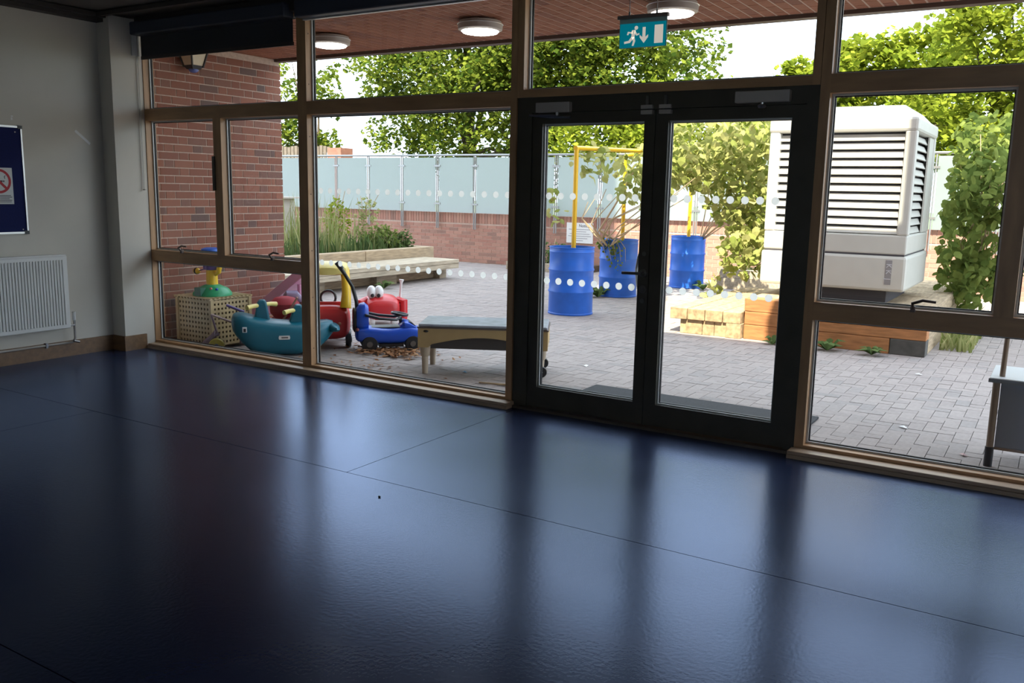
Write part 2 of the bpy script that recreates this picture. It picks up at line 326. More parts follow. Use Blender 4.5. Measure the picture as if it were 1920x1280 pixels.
struct('trim_1', MB().b(XL, XL+.10, -9.1, -0.31, 2.875, ZC).b(XL+.10, XL+.14, -9.1, -0.31, 2.905, 2.94), DKTRIM, 'dark cornice along the top of the left wall', 'cornice')
struct('trim_2', MB().b(-7.17, .80, -0.06, 0.0, 2.84, ZC).b(XL, .8, -0.40, -0.36, 2.905, 2.94), DKTRIM, 'dark cornice along the head of the glazing', 'cornice')
for nm, a, lb in (('baseboard_left', (XL, XL+.02, -9.1, -0.31, 0, .135), 'oak skirting board under the radiator'),
                  ('baseboard_pier', (XL+.02, -7.15, -0.33, -0.31, 0, .135), 'oak skirting on the inner face of the corner pier'),
                  ('baseboard_reveal', (-7.17, -7.15, -0.31, -0.10, 0, .135), 'oak skirting on the lit side of the corner pier')):
    struct(nm, MB().b(*a), SKIRT, lb, 'skirting')
# wall scrapes where paint has come off: two pale plaster marks
mk = tag(MB().at((XL+.0008, -0.50, 1.893), rx=math.radians(-39)).b(-.0005, .0005, -.085, .085, -.011, .011).build('scrape_mark', WHITE), 'pale diagonal scrape mark on the left wall paint', 'mark')
tag(MB().b(XL, XL+.0015, -1.115, -1.10, 1.995, 2.015).b(XL, XL+.0015, -1.112, -1.095, 2.02, 2.03).build('scrape_mark', WHITE), 'small chipped spot above the noticeboard corner', 'mark')

# ------------------------------------------------------------------ glazing
Z_B, Z_M0, Z_M1, Z_T0, Z_T1, Z_H = 0.063, 0.808, 0.908, 2.067, 2.168, 2.90
YF, YB = 0.0, 0.11
def pane(par, x0, x1, z0, z1, dots=(), y=0.072):
    p = MB().b(x0+.002, x1-.002, y, y+.006, z0+.002, z1-.002).build('glass_pane', GLASS, par)
    MB().frame(x0, x1, z0, z1, .012, .060, .0715).build('glazing_bead', BEAD, par)
    MB().frame(x0, x1, z0, z1, .018, .0785, .090).build('glazing_gasket', GASKET, par)
    k = 0
    for zz in dots:
        n = max(1, int(round((x1-x0-.06)/.098))+1); 
        for i in range(n):
            xx = x0 + .07 + i*.098
            if xx > x1-.05: break
            k += 1
            MB().disc((xx, zz), .0235, y-.0008, y-.0002, 14).build('marking_dot', DOTM, p)
    return p
DOTM = frost_mat('frosted_marking_dot', (1.0, 1.0, 0.97), 0.93)
DZ = (0.908, 1.479)
def rail(par, name, x0, x1, z0, z1, y0=YF, y1=YB): return bxo(name, PINE_H, par, x0, x1, y0, y1, z0, z1)
def post(par, name, x0, x1, z0, z1, y0=YF, y1=YB): return bxo(name, PINE, par, x0, x1, y0, y1, z0, z1)
def handle(par, x, z, fl=1):
    h = MB().b(x-.012, x+.012, -.022, 0.0, z-.02, z+.012).tube([(x, -.02, z), (x, -.045, z+.03), (x+fl*.05, -.05, z+.05), (x+fl*.115, -.05, z+.045)], [.009, .009, .008, .007]).build('window_handle', mat('bronze_handle', (0.16, 0.12, 0.10), 0.4, 0.5), par, smooth=True); return h
w1 = empty('window_1', (0, 0, 0), 'timber window bay beside the left wall, split by a middle post', 'window', kind='structure')
post(w1, 'jamb', -7.225, -7.162, 0, Z_H, YF+.0005, YB)
rail(w1, 'transom', -7.162, -5.257, Z_T0, Z_T1); rail(w1, 'middle_rail', -7.162, -5.257, Z_M0, Z_M1); rail(w1, 'bottom_rail', -7.162, -5.257, 0, Z_B); rail(w1, 'head_rail', -7.162, -5.257, 2.83, Z_H)
post(w1, 'middle_post', -6.262, -6.165, Z_M1, Z_T0)
pane(w1, -7.162, -5.257, Z_T1, 2.83); pane(w1, -7.162, -6.262, Z_M1, Z_T0); pane(w1, -6.165, -5.257, Z_M1, Z_T0); pane(w1, -7.162, -5.257, Z_B, Z_M0)
handle(w1, -6.72, Z_M1+.01, 1); handle(w1, -5.57, Z_M1+.01, 1); bxo('post_plate', DOORM, w1, -6.275, -6.245, -.012, 0, 1.46, 1.75)
w2 = empty('window_2', (0, 0, 0), 'tall undivided timber window between the left bay and the doors', 'window', kind='structure')
post(w2, 'mullion', -5.257, -5.160, 0, Z_H); rail(w2, 'transom', -5.160, -3.271, Z_T0, Z_T1); rail(w2, 'bottom_rail', -5.160, -3.271, 0, Z_B); rail(w2, 'head_rail', -5.16, -3.271, 2.83, Z_H)
post(w2, 'mullion', -3.271, -3.2225, 0, Z_H); post(w2, 'mullion', -3.2195, -3.171, 2.122, Z_H)
for (x, z) in ((-5.11, 0.15), (-5.11, .62), (-5.11, 2.3), (-5.11, 2.72)): pass
pane(w2, -5.160, -3.271, Z_T1, 2.83); pane(w2, -5.160, -3.271, Z_B, Z_T0, DZ)
w3 = empty('window_3', (0, 0, 0), 'timber fanlight above the double doors', 'window', kind='structure')
rail(w3, 'sill_rail', -3.171, -1.291, 2.122, 2.173); rail(w3, 'head_rail', -3.171, -1.291, 2.83, Z_H); pane(w3, -3.171, -1.291, 2.173, 2.83)
w4 = empty('window_4', (0, 0, 0), 'timber window bay to the right of the doors', 'window', kind='structure')
post(w4, 'mullion', -1.291, -1.2455, 2.122, Z_H); post(w4, 'mullion', -1.2425, -1.189, 0, Z_H)
rail(w4, 'transom', -1.189, .70, Z_T0+.008, Z_T1+.009); rail(w4, 'middle_rail', -1.189, .70, Z_M0+.003, Z_M1+.005); rail(w4, 'bottom_rail', -1.189, .70, 0, Z_B); rail(w4, 'head_rail', -1.189, .70, 2.83, Z_H)
post(w4, 'middle_post', -.280, -.188, Z_M1+.005, Z_T0+.008); post(w4, 'jamb', .70, .80, 0, Z_H)
pane(w4, -1.189, .70, Z_T1+.009, 2.83); pane(w4, -1.189, -.280, Z_M1+.005, Z_T0+.008); pane(w4, -.188, .70, Z_M1+.005, Z_T0+.008); pane(w4, -1.189, .70, Z_B, Z_M0+.003)
handle(w4, -.665, Z_M1+.015, 1)
# screw plugs seen on the lit sides of the posts
for par, x in ((w2, -5.1598),):
    for z in (.20, .62, 1.0, 1.45, 1.9, 2.3, 2.68): MB().at((x, .03, z), ry=PI/2).lathe([(.006, -.001), (.006, .0015)], 10).build('screw_plug', SKIRT, par)
# window boards
for nm, x0, x1, lb in (('trim_3', -7.15, -3.195, 'pale timber window board along the floor left of the doors'), ('trim_4', -1.256, .80, 'pale timber window board along the floor right of the doors')):
    o = MB().b(x0, x1, -.105, -.0005, .0, .022).build(nm, BOARD); tag(o, lb, 'window board', kind='structure')
    MB().b(x0, x1, -.098, -.0005, .0225, .044).build('top_board', BOARD, o, bev=.004)

# double doors
d1 = empty('door_1', (0, 0, 0), 'dark framed double glass doors onto the yard', 'door', kind='structure')
bxo('frame_jamb', DOORM, d1, -3.2195, -3.106, .012, .10, 0, 2.122); bxo('frame_jamb', DOORM, d1, -1.312, -1.2430, .012, .10, 0, 2.122); bxo('frame_head', DOORM, d1, -3.106, -1.312, .012, .10, 2.022, 2.122)
bxo('threshold', mat('threshold_metal', (0.16, 0.13, 0.10), 0.45, 0.5), d1, -3.2, -1.26, -.03, .10, 0.0, .018)
bxo('frame_stop', DOORM, d1, -3.106, -1.312, .0865, .0995, 1.985, 2.0215); bxo('frame_stop', DOORM, d1, -3.1055, -3.085, .0865, .0995, .02, 1.984); bxo('frame_stop', DOORM, d1, -1.335, -1.3125, .0865, .0995, .02, 1.984); bxo('meeting_stile', DOORM, d1, -2.245, -2.205, .0865, .0995, .02, 1.984)
def leaf(x0, x1, gx0, gx1):
    z0, z1, gz0, gz1 = .022, 2.0205, .163, 1.951; y0, y1 = .022, .085
    l = bxo('door_leaf', DOORM, d1, x0+.002, gx0, y0, y1, z0, z1); bxo('stile', DOORM, l, gx1, x1-.002, y0, y1, z0, z1)
    bxo('bottom_rail', DOORM, l, gx0, gx1, y0, y1, z0, gz0); bxo('top_rail', DOORM, l, gx0, gx1, y0, y1, gz1, z1)
    MB().frame(gx0, gx1, gz0, gz1, .010, .045, .054).build('glazing_bead', BEAD, l); MB().frame(gx0, gx1, gz0, gz1, .014, .063, .078).build('glazing_gasket', GASKET, l)
    MB().b(gx0+.002, gx1-.002, .055, .061, gz0+.002, gz1-.002).build('glass_pane', GLASS, l)
    for zz in DZ:
        for i in range(9):
            xx = gx0+.045+i*.090
            if xx < gx1-.03: MB().disc((xx, zz), .0235, .0535, .0545, 14).build('marking_dot', DOTM, l)
    return l
la = leaf(-3.106, -2.225, -3.030, -2.300); lb_ = leaf(-2.225, -1.312, -2.140, -1.392)
HND = mat('grey_handle_metal', (0.20, 0.19, 0.18), 0.35, 0.8)
# lever handle, lock and outside pull on the left leaf
MB().at((-2.262, .022, 1.008), rx=PI/2).lathe([(.026, 0), (.026, .008), (.012, .010), (.012, .045)], 16).build('handle_rose', HND, la, smooth=True)
MB().tube([(-2.262, -.028, 1.008), (-2.29, -.034, 1.008), (-2.385, -.034, 1.006)], .010).build('lever_handle', HND, la, smooth=True)
MB().at((-2.262, .022, .905), rx=PI/2).lathe([(.026, 0), (.026, .006), (.011, .007), (.011, .016)], 16).build('lock_rose', HND, la, smooth=True)
MB().at((-2.262, .022, .83), rx=PI/2).lathe([(.016, 0), (.016, .005)], 14).build('lock_cover', HND, la)
MB().at((-2.262, .022, 1.13), rx=PI/2).lathe([(.014, 0), (.014, .004)], 14).build('lock_cover', HND, la)
MB().tube([(-2.31, .09, 1.15), (-2.345, .13, 1.10), (-2.36, .14, 1.02), (-2.345, .13, .92), (-2.31, .09, .86)], .012).build('pull_handle', STEEL, la, smooth=True)
for x0, x1, z0, z1, par, an in ((-3.055, -2.805, 2.018, 2.082, d1, 1), (-1.715, -1.400, 2.035, 2.10, d1, 0)):
    c = bxo('door_closer', SILVER, par, x0, x1, -.035, .010, z0, z1, bev=.004)
    xm = (x0+x1)/2 + (.03 if an else .0)
    MB().tube([(xm, -.015, z0), (xm, -.015, z0-.02)], .012).build('spindle', STEEL, c)
    if an: MB().tube([(xm, -.015, z0-.02), (xm-.2, -.03, z0-.015), (xm-.05, -.01, z0-.03), (xm+.08, .015, z0-.03)], .008, 6).build('closer_arm', STEEL, c)
    else: MB().at((xm, -.02, z0-.02)).lathe([(.02, -.012), (.026, 0), (.018, .01)], 14).build('closer_arm_hub', STEEL, c)
for x in (-2.275, -2.155):
    o = bxo('door_bolt', SILVER, d1, x-.038, x+.038, -.012, .010, 2.022, 2.045); bxo('bolt_keep', SILVER, d1, x-.038, x+.038, -.010, .0095+.012, 1.99, 2.014); bxo('bolt_rod', HND, o, x-.009, x+.009, -.006, .010, 2.045, 2.10)

# ------------------------------------------------------------------ blinds
for x0, x1, drop, lb in ((-7.155, -5.262, 2.605, 'charcoal roller blind part lowered over the left window bay'), (-5.155, -3.276, 2.80, 'rolled up charcoal blind over the tall window'),
                         (-3.166, -1.296, 2.80, 'rolled up charcoal blind over the doors'), (-1.184, .69, 2.80, 'rolled up charcoal blind over the right window bay')):
    r = empty('roller_blind', ((x0+x1)/2, -.05, 2.84), lb, 'blind', group='roller blinds at the window heads')
    bxo('cassette', mat('blind_cassette', (0.05, 0.06, 0.085), 0.45), r, x0, x1, -.125, -.012, 2.775 if drop > 2.7 else 2.79, 2.90, bev=.012)
    if drop < 2.7:
        bxo('fabric', BLINDM, r, x0+.01, x1-.01, -.020, -.017, drop, 2.80); bxo('bottom_bar', DKTRIM, r, x0+.01, x1-.01, -.026, -.010, drop-.012, drop+.016)
        MB().tube([(x0-.008, -.06, 2.83), (x0-.006, -.055, 1.47), (x0+.002, -.055, 1.45), (x0+.011, -.055, 1.47), (x0+.011, -.06, 2.80)], .003, 6).build('pull_chain', mat('pale_chain', (.5, .48, .44), .5), r)
        bxo('end_bracket', WHITE, r, x0-.014, x0-.004, -.10, -.03, 2.62, 2.86); bxo('chain_clip', SILVER, r, x0-.006, x0+.03, -.062, -.05, 1.448, 1.46)
    else: bxo('bottom_bar', ALU, r, x0+.01, x1-.01, -.04, -.014, 2.765, 2.775)

# ------------------------------------------------------------------ radiator, noticeboard, exit sign
r = empty('radiator', (XL+.06, -1.5, .25), 'white ribbed panel radiator fixed to the left wall', 'radiator')
y0, y1, z0, z1 = -2.30, -.775, .262, .885; xr = XL+.055
bxo('panel', RADW, r, xr, xr+.045, y0, y1, z0, z1, bev=.006)
rb = MB(); n = int((y1-y0-.04)/.0255)
for i in range(n): yy = y0+.03+i*.0255; rb.b(xr+.045, xr+.053, yy-.008, yy+.008, z0+.035, z1-.03)
rb.build('front_ribs', RADW, r, bev=.003); bxo('top_grille', RADW, r, xr-.03, xr+.048, y0+.01, y1-.01, z1, z1+.012); bxo('wall_bracket', RADW, r, XL+.002, xr, y1-.25, y1-.21, z0+.05, z1-.1)
MB().tube([(xr+.02, y1+.002, z0+.02), (xr+.02, y1+.045, z0+.02), (xr+.02, y1+.045, z0+.06)], .011).build('valve', STEEL, r, smooth=True)
MB().tube([(xr+.02, y1+.045, z0+.09), (xr+.02, y1+.045, z0-.10), (xr+.0, y1+.03, z0-.135), (xr-.03, y1-.03, z0-.14), (xr-.03, y1-1.6, z0-.14)], .010).build('feed_pipe', SILVER, r, smooth=True)
MB().tube([(xr+.02, y1+.045, z0+.06), (xr+.02, y1+.045, z0+.135)], .014).build('valve_cap', WHITE, r); MB().tube([(xr+.02, y1+.03, z0-.12), (xr+.02, y1+.08, z0-.135)], .012).build('drain_tap', HND, r)
bxo('pipe_clip', HND, r, xr-.05, xr-.015, y1-.20, y1-.18, z0-.16, z0-.12)

nb = empty('noticeboard', (XL, -1.5, 1.5), 'navy felt noticeboard in a silver frame on the left wall', 'noticeboard')
y0, y1, z0, z1 = -2.25, -1.040, 1.080, 1.950
bxo('felt_panel', NAVY, nb, XL+.001, XL+.012, y0, y1, z0, z1)
for nm, a in (('frame_bar', (XL, XL+.018, y0, y1, z1-.016, z1)), ('frame_bar', (XL, XL+.018, y0, y1, z0, z0+.016)), ('frame_bar', (XL, XL+.018, y1-.012, y1, z0, z1)), ('frame_bar', (XL, XL+.018, y0, y0+.012, z0, z1))): bxo(nm, ALU, nb, *a)
for yy in (y1-.016, y0+.016):
    for zz in (z0+.010, z1-.010): bxo('corner_cap', BLACK, nb, XL, XL+.021, yy-.019, yy+.019, zz-.014, zz+.014)
for yy, zz in ((y1-.055, z1-.05), (y1-.045, z0+.035)): MB().at((XL+.012, yy, zz), ry=PI/2).lathe([(.005, 0), (.005, .004)], 8).build('pin', SILVER, nb)
ps = empty('prohibition_notice', (XL+.013, -1.24, 1.325), 'white paper notice with a red prohibition circle pinned on the navy board', 'notice')
PAPER = mat('notice_paper', (0.72, 0.72, 0.70), 0.8); SIGNRED = mat('sign_red', (0.45, 0.01, 0.02), 0.6); INK = mat('sign_ink', (0.06, 0.06, 0.065), 0.8)
bxo('paper_sheet', PAPER, ps, XL+.0125, XL+.0132, -1.365, -1.143, 1.322, 1.612)
def ring(cy, cz, ro, ri, m, nm):
    o = MB(); n = 40; vs = []; fs = []
    for k in range(n):
        a = 2*PI*k/n
        for rr in (ro, ri): vs.append((XL+.0137, cy+rr*math.cos(a), cz+rr*math.sin(a)))
    for k in range(n): j = (k+1) % n; fs.append((2*k, 2*j, 2*j+1, 2*k+1))
    return o.add(vs, fs).build(nm, m, ps)
ring(-1.254, 1.505, .098, .078, SIGNRED, 'prohibition_ring')
MB().at((XL+.0137, -1.254, 1.505), rx=math.radians(-45)).b(0, .0004, -.085, .085, -.010, .010).build('prohibition_bar', SIGNRED, ps)
MB().at((XL+.0135, -1.254, 1.505), rx=math.radians(0)).b(0, .0002, -.05, .03, -.008, .006).b(0, .0002, .034, .044, -.008, .006).tube([(0, .05, .02), (0, .045, .035), (0, .055, .045)], .003, 6).build('pictogram', INK, ps)
tl = MB()
for i in range(5): tl.b(XL+.0133, XL+.0136, -1.355, -1.165+.012*math.sin(i*2.3), 1.388-i*.0125, 1.393-i*.0125)
tl.build('text_lines', INK, ps)

ex = empty('exit_sign', (-2.24, -.30, 2.44), 'teal emergency exit sign with running man, arrow and door hanging before the fanlight', 'sign')
SIGNG = mat('sign_teal', (0.006, 0.30, 0.38), 0.35, emit=(0.0, 0.30, 0.40), estr=0.35); SIGNW = mat('sign_white', (0.80, 0.75, 0.66), 0.4, emit=(1.0, 0.9, 0.78), estr=0.42)
ex0, ex1, ezb, ezt = -2.335, -2.052, 2.342, 2.475
bxo('sign_panel', SIGNG, ex, ex0, ex1, -.303, -.297, ezb, ezt); bxo('acrylic_edge', mat('clear_edge', (0.45, 0.55, 0.5), .2), ex, ex0-.006, ex1+.006, -.2969, -.294, ezb-.003, ezt+.025)
bxo('top_rail', mat('sign_rail', (.25, .20, .17), .4, .3), ex, ex0-.014, ex1+.014, -.315, -.285, ezt+.025, ezt+.045)
for x in (-2.28, -2.11): MB().tube([(x, -.30, ezt+.045), (x, -.30, ZC)], .0025, 6).build('suspension_wire', STEEL, ex); MB().tube([(x, -.30, ezt+.045), (x, -.30, ezt+.065)], .006, 8).build('wire_grip', HND, ex)
yy = (-.3045, -.3032)
MB().prism([(-2.092+.0, ezb+.015), (-2.066, ezb+.015), (-2.066, ezt-.018), (-2.118, ezt-.018), (-2.118, ezb+.015)], *yy).build('door_symbol', SIGNW, ex)
MB().prism([(-2.183, ezb+.02), (-2.157, ezb+.052), (-2.157, ezb+.066), (-2.174, ezb+.052), (-2.174, ezt-.025), (-2.192, ezt-.025), (-2.192, ezb+.052), (-2.209, ezb+.066), (-2.209, ezb+.052)], *yy).build('arrow_symbol', SIGNW, ex)
rm = MB().disc((-2.232, ezt-.026), .011, *yy, n=14)
for a in ([(-2.258, ezt-.038), (-2.236, ezt-.036), (-2.243, ezb+.052), (-2.262, ezb+.056)], [(-2.262, ezb+.058), (-2.244, ezb+.052), (-2.27, ezb+.026), (-2.305, ezb+.022), (-2.306, ezb+.034), (-2.278, ezb+.038)],
          [(-2.258, ezb+.056), (-2.242, ezb+.058), (-2.236, ezb+.034), (-2.246, ezb+.008), (-2.257, ezb+.008), (-2.25, ezb+.034)], [(-2.256, ezt-.038), (-2.262, ezt-.048), (-2.284, ezt-.044), (-2.29, ezt-.062), (-2.282, ezt-.064), (-2.277, ezt-.053), (-2.256, ezt-.058)],
          [(-2.24, ezt-.038), (-2.226, ezt-.06), (-2.212, ezt-.056), (-2.212, ezt-.064), (-2.23, ezt-.07), (-2.242, ezt-.056)]): rm.prism(a, *yy)
rm.build('running_man_symbol', SIGNW, ex)

# ------------------------------------------------------------------ outside: building fabric
XW, YW, ZS = -7.43, 1.90, 2.85
ww = struct('wall_wing', MB().b(XW-.33, XW-.005, .11, YW-.01, G-.05, ZS), MORTAR, 'red brick wing wall outside the left window bay')
items = []; zc = G+.005; row = 0
while zc+.065 < ZS:
    y = YW if row % 2 == 0 else YW
    seq = [.215, .1025] if row % 2 == 0 else [.1025, .050, .215]
    y = YW; k = 0
    lens = []
    if row % 2 == 0: pat = [.215, .1025]; start = 0
    else: lens = [.1025, .0475]; pat = [.215, .1025]
    while True:
        L = lens[k] if k < len(lens) else pat[(k-len(lens)) % 2]
        if y-L < .115: L = y-.115
        if L < .03: break
        items.append(((XW-.05+U(-.0015, .0015), y-L/2, zc+.0325), (.1, L, .065), (0, 0, 0))); y -= L+.0105; k += 1
        if y < .15: break
    zc += .075; row += 1
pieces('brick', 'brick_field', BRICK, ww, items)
cn = struct('ceiling_canopy', MB().b(-7.76, .9, .10, YW, ZS+.006, ZS+.25), mat('pale_soffit_mortar', (0.62, 0.47, 0.38), .95), 'brick clad soffit of the canopy outside the glazing', 'soffit')
items = []; x = -7.72; r_ = 0
while x < .85:
    y = .115 - (r_ % 2)*.112
    while y < 1.80:
        a = max(y, .112); b = min(y+.215, 1.80)
        if b-a > .03: items.append(((x+.0325, (a+b)/2, ZS+.0125), (.078, b-a, .02), (0, 0, 0)))
        y += .225
    x += .095; r_ += 1
pieces('brick_slip', 'brick_slip_field', SLIP, cn, items)
bxo('fascia', mat('canopy_fascia', (.10, .055, .04), .6), cn, -7.76, .9, 1.82, YW+.02, ZS-.025, ZS+.27)
# unseen brick masses added above the canopy to keep the yard in shade
um = mat('block_and_pier_brick', (0.30, 0.13, 0.09), 0.9, var=0.2)
struct('shade_block_tall', MB().b(-16, -4.45, -8.5, 1.9, 3.12, 15.5), um, 'tall added brick mass above the canopy that shades the yard')
struct('shade_block_low', MB().b(-4.45, -4.05, -2.0, 1.9, 3.12, 5.5).b(-4.05, -3.15, -2.0, 1.9, 3.12, 8.4).b(-1.35, -.38, .6, 1.9, 3.12, 5.3).b(-.38, 5.0, 1.72, 1.9, 3.12, 8.7), um, 'lower added brick blocks on the canopy roof that shape the yard shade')  # added blocks, stepped so sun reaches only the step, unit and vine
# facade continues left and the canopy lamps
lampd = mat('lamp_diffuser', (1, 1, 1), 0.5, emit=(1.0, 0.95, 0.86), estr=14.0)
lampb = mat('lamp_body', (0.42, 0.36, 0.32), 0.5)
for x, lb in ((-5.80, 'round soffit lamp nearest the brick wing wall'), (-4.17, 'round soffit lamp above the tall window'), (-2.53, 'round soffit lamp behind the exit sign'), (-.89, 'round soffit lamp above the right window bay')):
    l = empty('canopy_lamp', (x, .95, ZS-.01), lb, 'lamp', group='round lamps under the canopy')
    MB().at((x, .95, ZS-.085)).lathe([(.150, 0.0), (.178, .012), (.182, .05), (.170, .052), (.170, .075)], 36).build('housing', lampb, l, smooth=True)
    MB().at((x, .95, ZS-.036)).lathe([(.1825, 0), (.186, .003), (.1825, .006)], 36).build('rim', ALU, l, smooth=True)
    MB().at((x, .95, ZS-.10)).lathe([(.02, -.012), (.09, -.006), (.14, .004), (.152, .016)], 36).build('diffuser', lampd, l, smooth=True)
# wall lantern on the wing
l = empty('wall_lantern', (XW, .66, 2.62), 'black wall lantern with cream panels on the brick wing wall', 'lantern')
def fr(z0, a0, z1, a1): return [(-a0, -a0, z0), (a0, -a0, z0), (a0, a0, z0), (-a0, a0, z0), (-a1, -a1, z1), (a1, -a1, z1), (a1, a1, z1), (-a1, a1, z1)]
BF = [(0,3,2,1),(4,5,6,7),(0,1,5,4),(1,2,6,5),(2,3,7,6),(3,0,4,7)]
c = (XW+.13, .66, 2.60)
MB().at(c).add(fr(.03, .060, .20, .100), BF).build('cream_panel', mat('lantern_cream', (.70, .60, .42), .5), l)
for sx, sy in ((-1, -1), (1, -1), (1, 1), (-1, 1)): MB().at(c).tube([(sx*.062, sy*.062, .02), (sx*.105, sy*.105, .21)], .010, 6).build('corner_bar', BLACK, l)
MB().at(c).add(fr(.0, .045, .035, .066), BF).build('base_ring', BLACK, l); MB().at(c).add(fr(.20, .115, .23, .08), BF).build('cap', BLACK, l)
MB().at(c).ell((0, 0, -.005), (.048, .048, .028)).build('sensor_dome', mat('blue_lens', (.12, .16, .42), .15), l, smooth=True); bxo('wall_arm', BLACK, l, XW, XW+.06, .63, .69, 2.66, 2.78)

# ------------------------------------------------------------------ outside: paving
gd = struct('ground', MB().b(-40, 25, .10, 10.95, G-.12, G-.012), JOINT, 'grey brown herringbone block paving of the yard', 'paving')
items = []; w = .1
for i in range(-160, 130):
    for j in range(-60, 60):
        for kind in (0, 1):
            cx, cy = (i+4*j)*w, i*w
            if kind == 0: c0, s0 = (cx+.1, cy+.05), (.196, .096)
            else: c0, s0 = (cx+.25, cy), (.096, .196)
            if -14.2 < c0[0] < 1.2 and .22 < c0[1] < 10.8:
                q = pix((c0[0], c0[1], G))
                if q and -60 < q[0] < 1990: items.append(((c0[0], c0[1], G-.03+U(-.0015, .0012)), (s0[0], s0[1], .06), (U(-.008, .008), U(-.008, .008), 0)))
pieces('paver', 'paver_field', PAVER, gd, items)
struct('ground_beyond', MB().b(-90, 60, 10.95, 130, G-.5, G-.3), mat('distant_ground', (.10, .13, .06), 1), 'open ground beyond the garden wall', 'ground')
dm = tag(MB().b(-3.15, -1.37, .50, 1.21, G, G+.016).build('door_mat', MATM, bev=.004), 'black rubber mat on the paving outside the doors', 'mat')
# ------------------------------------------------------------------ garden wall with glass balustrade
YG = 10.9
gw = struct('wall_garden', MB().b(-17.5, 3.0, YG+.005, YG+.33, G-.1, .985), MORTAR, 'low red brick garden wall at the back of the yard')
items = []; zc = G+.002; row = 0
while zc+.065 < .80:
    x = -17.4 - (row % 2)*.112
    while x < 2.9:
        items.append(((x+.1075, YG+.05+U(-.002, .002), zc+.0325), (.215, .1, .065), (0, 0, 0))); x += .225
    zc += .075; row += 1
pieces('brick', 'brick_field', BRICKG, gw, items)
items = []; x = -17.4
while x < 2.9: items.append(((x+.0325, YG+.16, .90), (.065, .33, .215), (0, 0, 0))); x += .075
pieces('coping_brick', 'coping_field', BRICKG, gw, items)
RAIL = mat('dull_steel', (0.36, 0.36, 0.35), 0.45, 0.8)
bl = empty('glass_balustrade', (-7, YG, 1.0), 'frosted glass balustrade with steel posts on top of the garden wall', 'balustrade')
MB().tube([(-17.4, YG-.06, 2.25), (2.9, YG-.06, 2.25)], .024, 10).build('handrail', RAIL, bl, smooth=True)
for i in range(20):
    x = -16.98+i*1.003
    p = MB().tube([(x-.022, YG-.06, .66), (x-.022, YG-.06, 2.24)], .014, 8).tube([(x+.022, YG-.06, .66), (x+.022, YG-.06, 2.24)], .014, 8).build('post', RAIL, bl, smooth=True)
    for z in (1.20, 2.02): bxo('glass_clamp', RAIL, p, x-.085, x+.085, YG-.085, YG-.045, z-.018, z+.018)
    bxo('glass_panel', FROST, bl, x+.05, x+.955, YG-.072, YG-.060, 1.015, 2.20)
ns = empty('yard_notice', (-8.4, YG-.02, .5), 'white printed notice board fixed on the garden wall behind the drums', 'sign')
bxo('sign_plate', WHITE, ns, -8.70, -8.10, YG-.022, YG-.002, .485, .895)
text_mesh('heading', 'Notice', .085, INK, ns, Matrix.Translation((-8.30, YG-.0235, .835)) @ Matrix.Rotation(PI/2, 4, 'X'))
o = MB()
for i, a in enumerate((.5, .3, .46, .52, .36, .16)): o.b(-8.40-a/2, -8.40+a/2, YG-.0235, YG-.0221, .755-i*.045, .767-i*.045)
o.build('text_lines', mat('sign_grey_ink', (.32, .32, .33), .8), ns)
wb = MB().frame(-1.25, -.98, .06, .15, .014, YG-.014, YG-.001).build('wall_vent', HND); tag(wb, 'small rectangular vent frame low on the sunlit garden wall', 'vent')
# far brick outbuilding with a slatted screen, top left
DKWOOD = mat('dark_slat_wood', (.16, .13, .10), .85, var=.2)
ob = empty('brick_outbuilding', (-19, 14.0, 0), 'distant brick pier with a slatted timber screen beyond the balustrade', 'outbuilding')
bxo('brick_pier', um, ob, -18.25, -17.75, 14.0, 14.5, -.5, 2.62)
bxo('screen_rail', GREYWOOD, ob, -22, -18.25, 14.14, 14.18, 2.5, 2.6)
for i in range(26): bxo('screen_slat', DKWOOD, ob, -22+i*.145, -22+i*.145+.11, 14.1, 14.13, -.3, 2.68+.02*math.sin(i*1.7))

# ------------------------------------------------------------------ timber bench and planter on the left
bn = empty('timber_bench', (-9.6, 5.6, G), 'long weathered timber bench in front of the wild planter', 'bench')
for k in range(4): bxo('seat_board', GREYWOOD, bn, -9.96+k*.20, -9.96+k*.20+.188, 2.2, 7.75, .215+U(-.003, .003), .285, bev=.006)
bxo('front_beam', GREYWOOD, bn, -9.24, -9.18, 2.2, 7.75, .13, .214)
for k in range(4): bxo('base_block', GREYWOOD, bn, -9.9, -9.42, 2.4+k*1.7, 2.9+k*1.7 if k < 3 else 7.70, G, .213)
bxo('back_board', SLEEPY, bn, -9.60, -9.55, 2.2, 7.7, G+.01, .12)
pl = empty('timber_planter', (-11.2, 6, G), 'raised sleeper planter of wild plants behind the bench', 'planter')
for z in (0, 1): 
    for k in range(3): bxo('sleeper', SLEEPY, pl, -10.20, -10.0, 2.2+k*2.0, 4.19+k*2.0 if k < 2 else 8.1, G+z*.26, G+z*.26+.255, bev=.008)
bxo('end_sleeper', SLEEPY, pl, -14.4, -10.205, 7.9, 8.1, G, .455, bev=.008); bxo('soil', SOIL, pl, -14.4, -10.21, 2.2, 7.895, G, .40)
lv = empty('louvred_vent', (-11.6, 5.5, .4), 'grey louvred vent box standing beyond the brick wing wall', 'vent')
bxo('box', SILVER, lv, -12.6, -11.75, 5.6, 6.3, .40, 1.30); 
for i in range(9): MB().at((-12.17, 5.57, .48+i*.092), rx=.6).b(-.42, .42, -.05, .04, -.007, .007).build('louvre_blade', SILVER, lv)
bxo('cap', SILVER, lv, -12.7, -11.62, 5.50, 6.4, 1.30, 1.33)

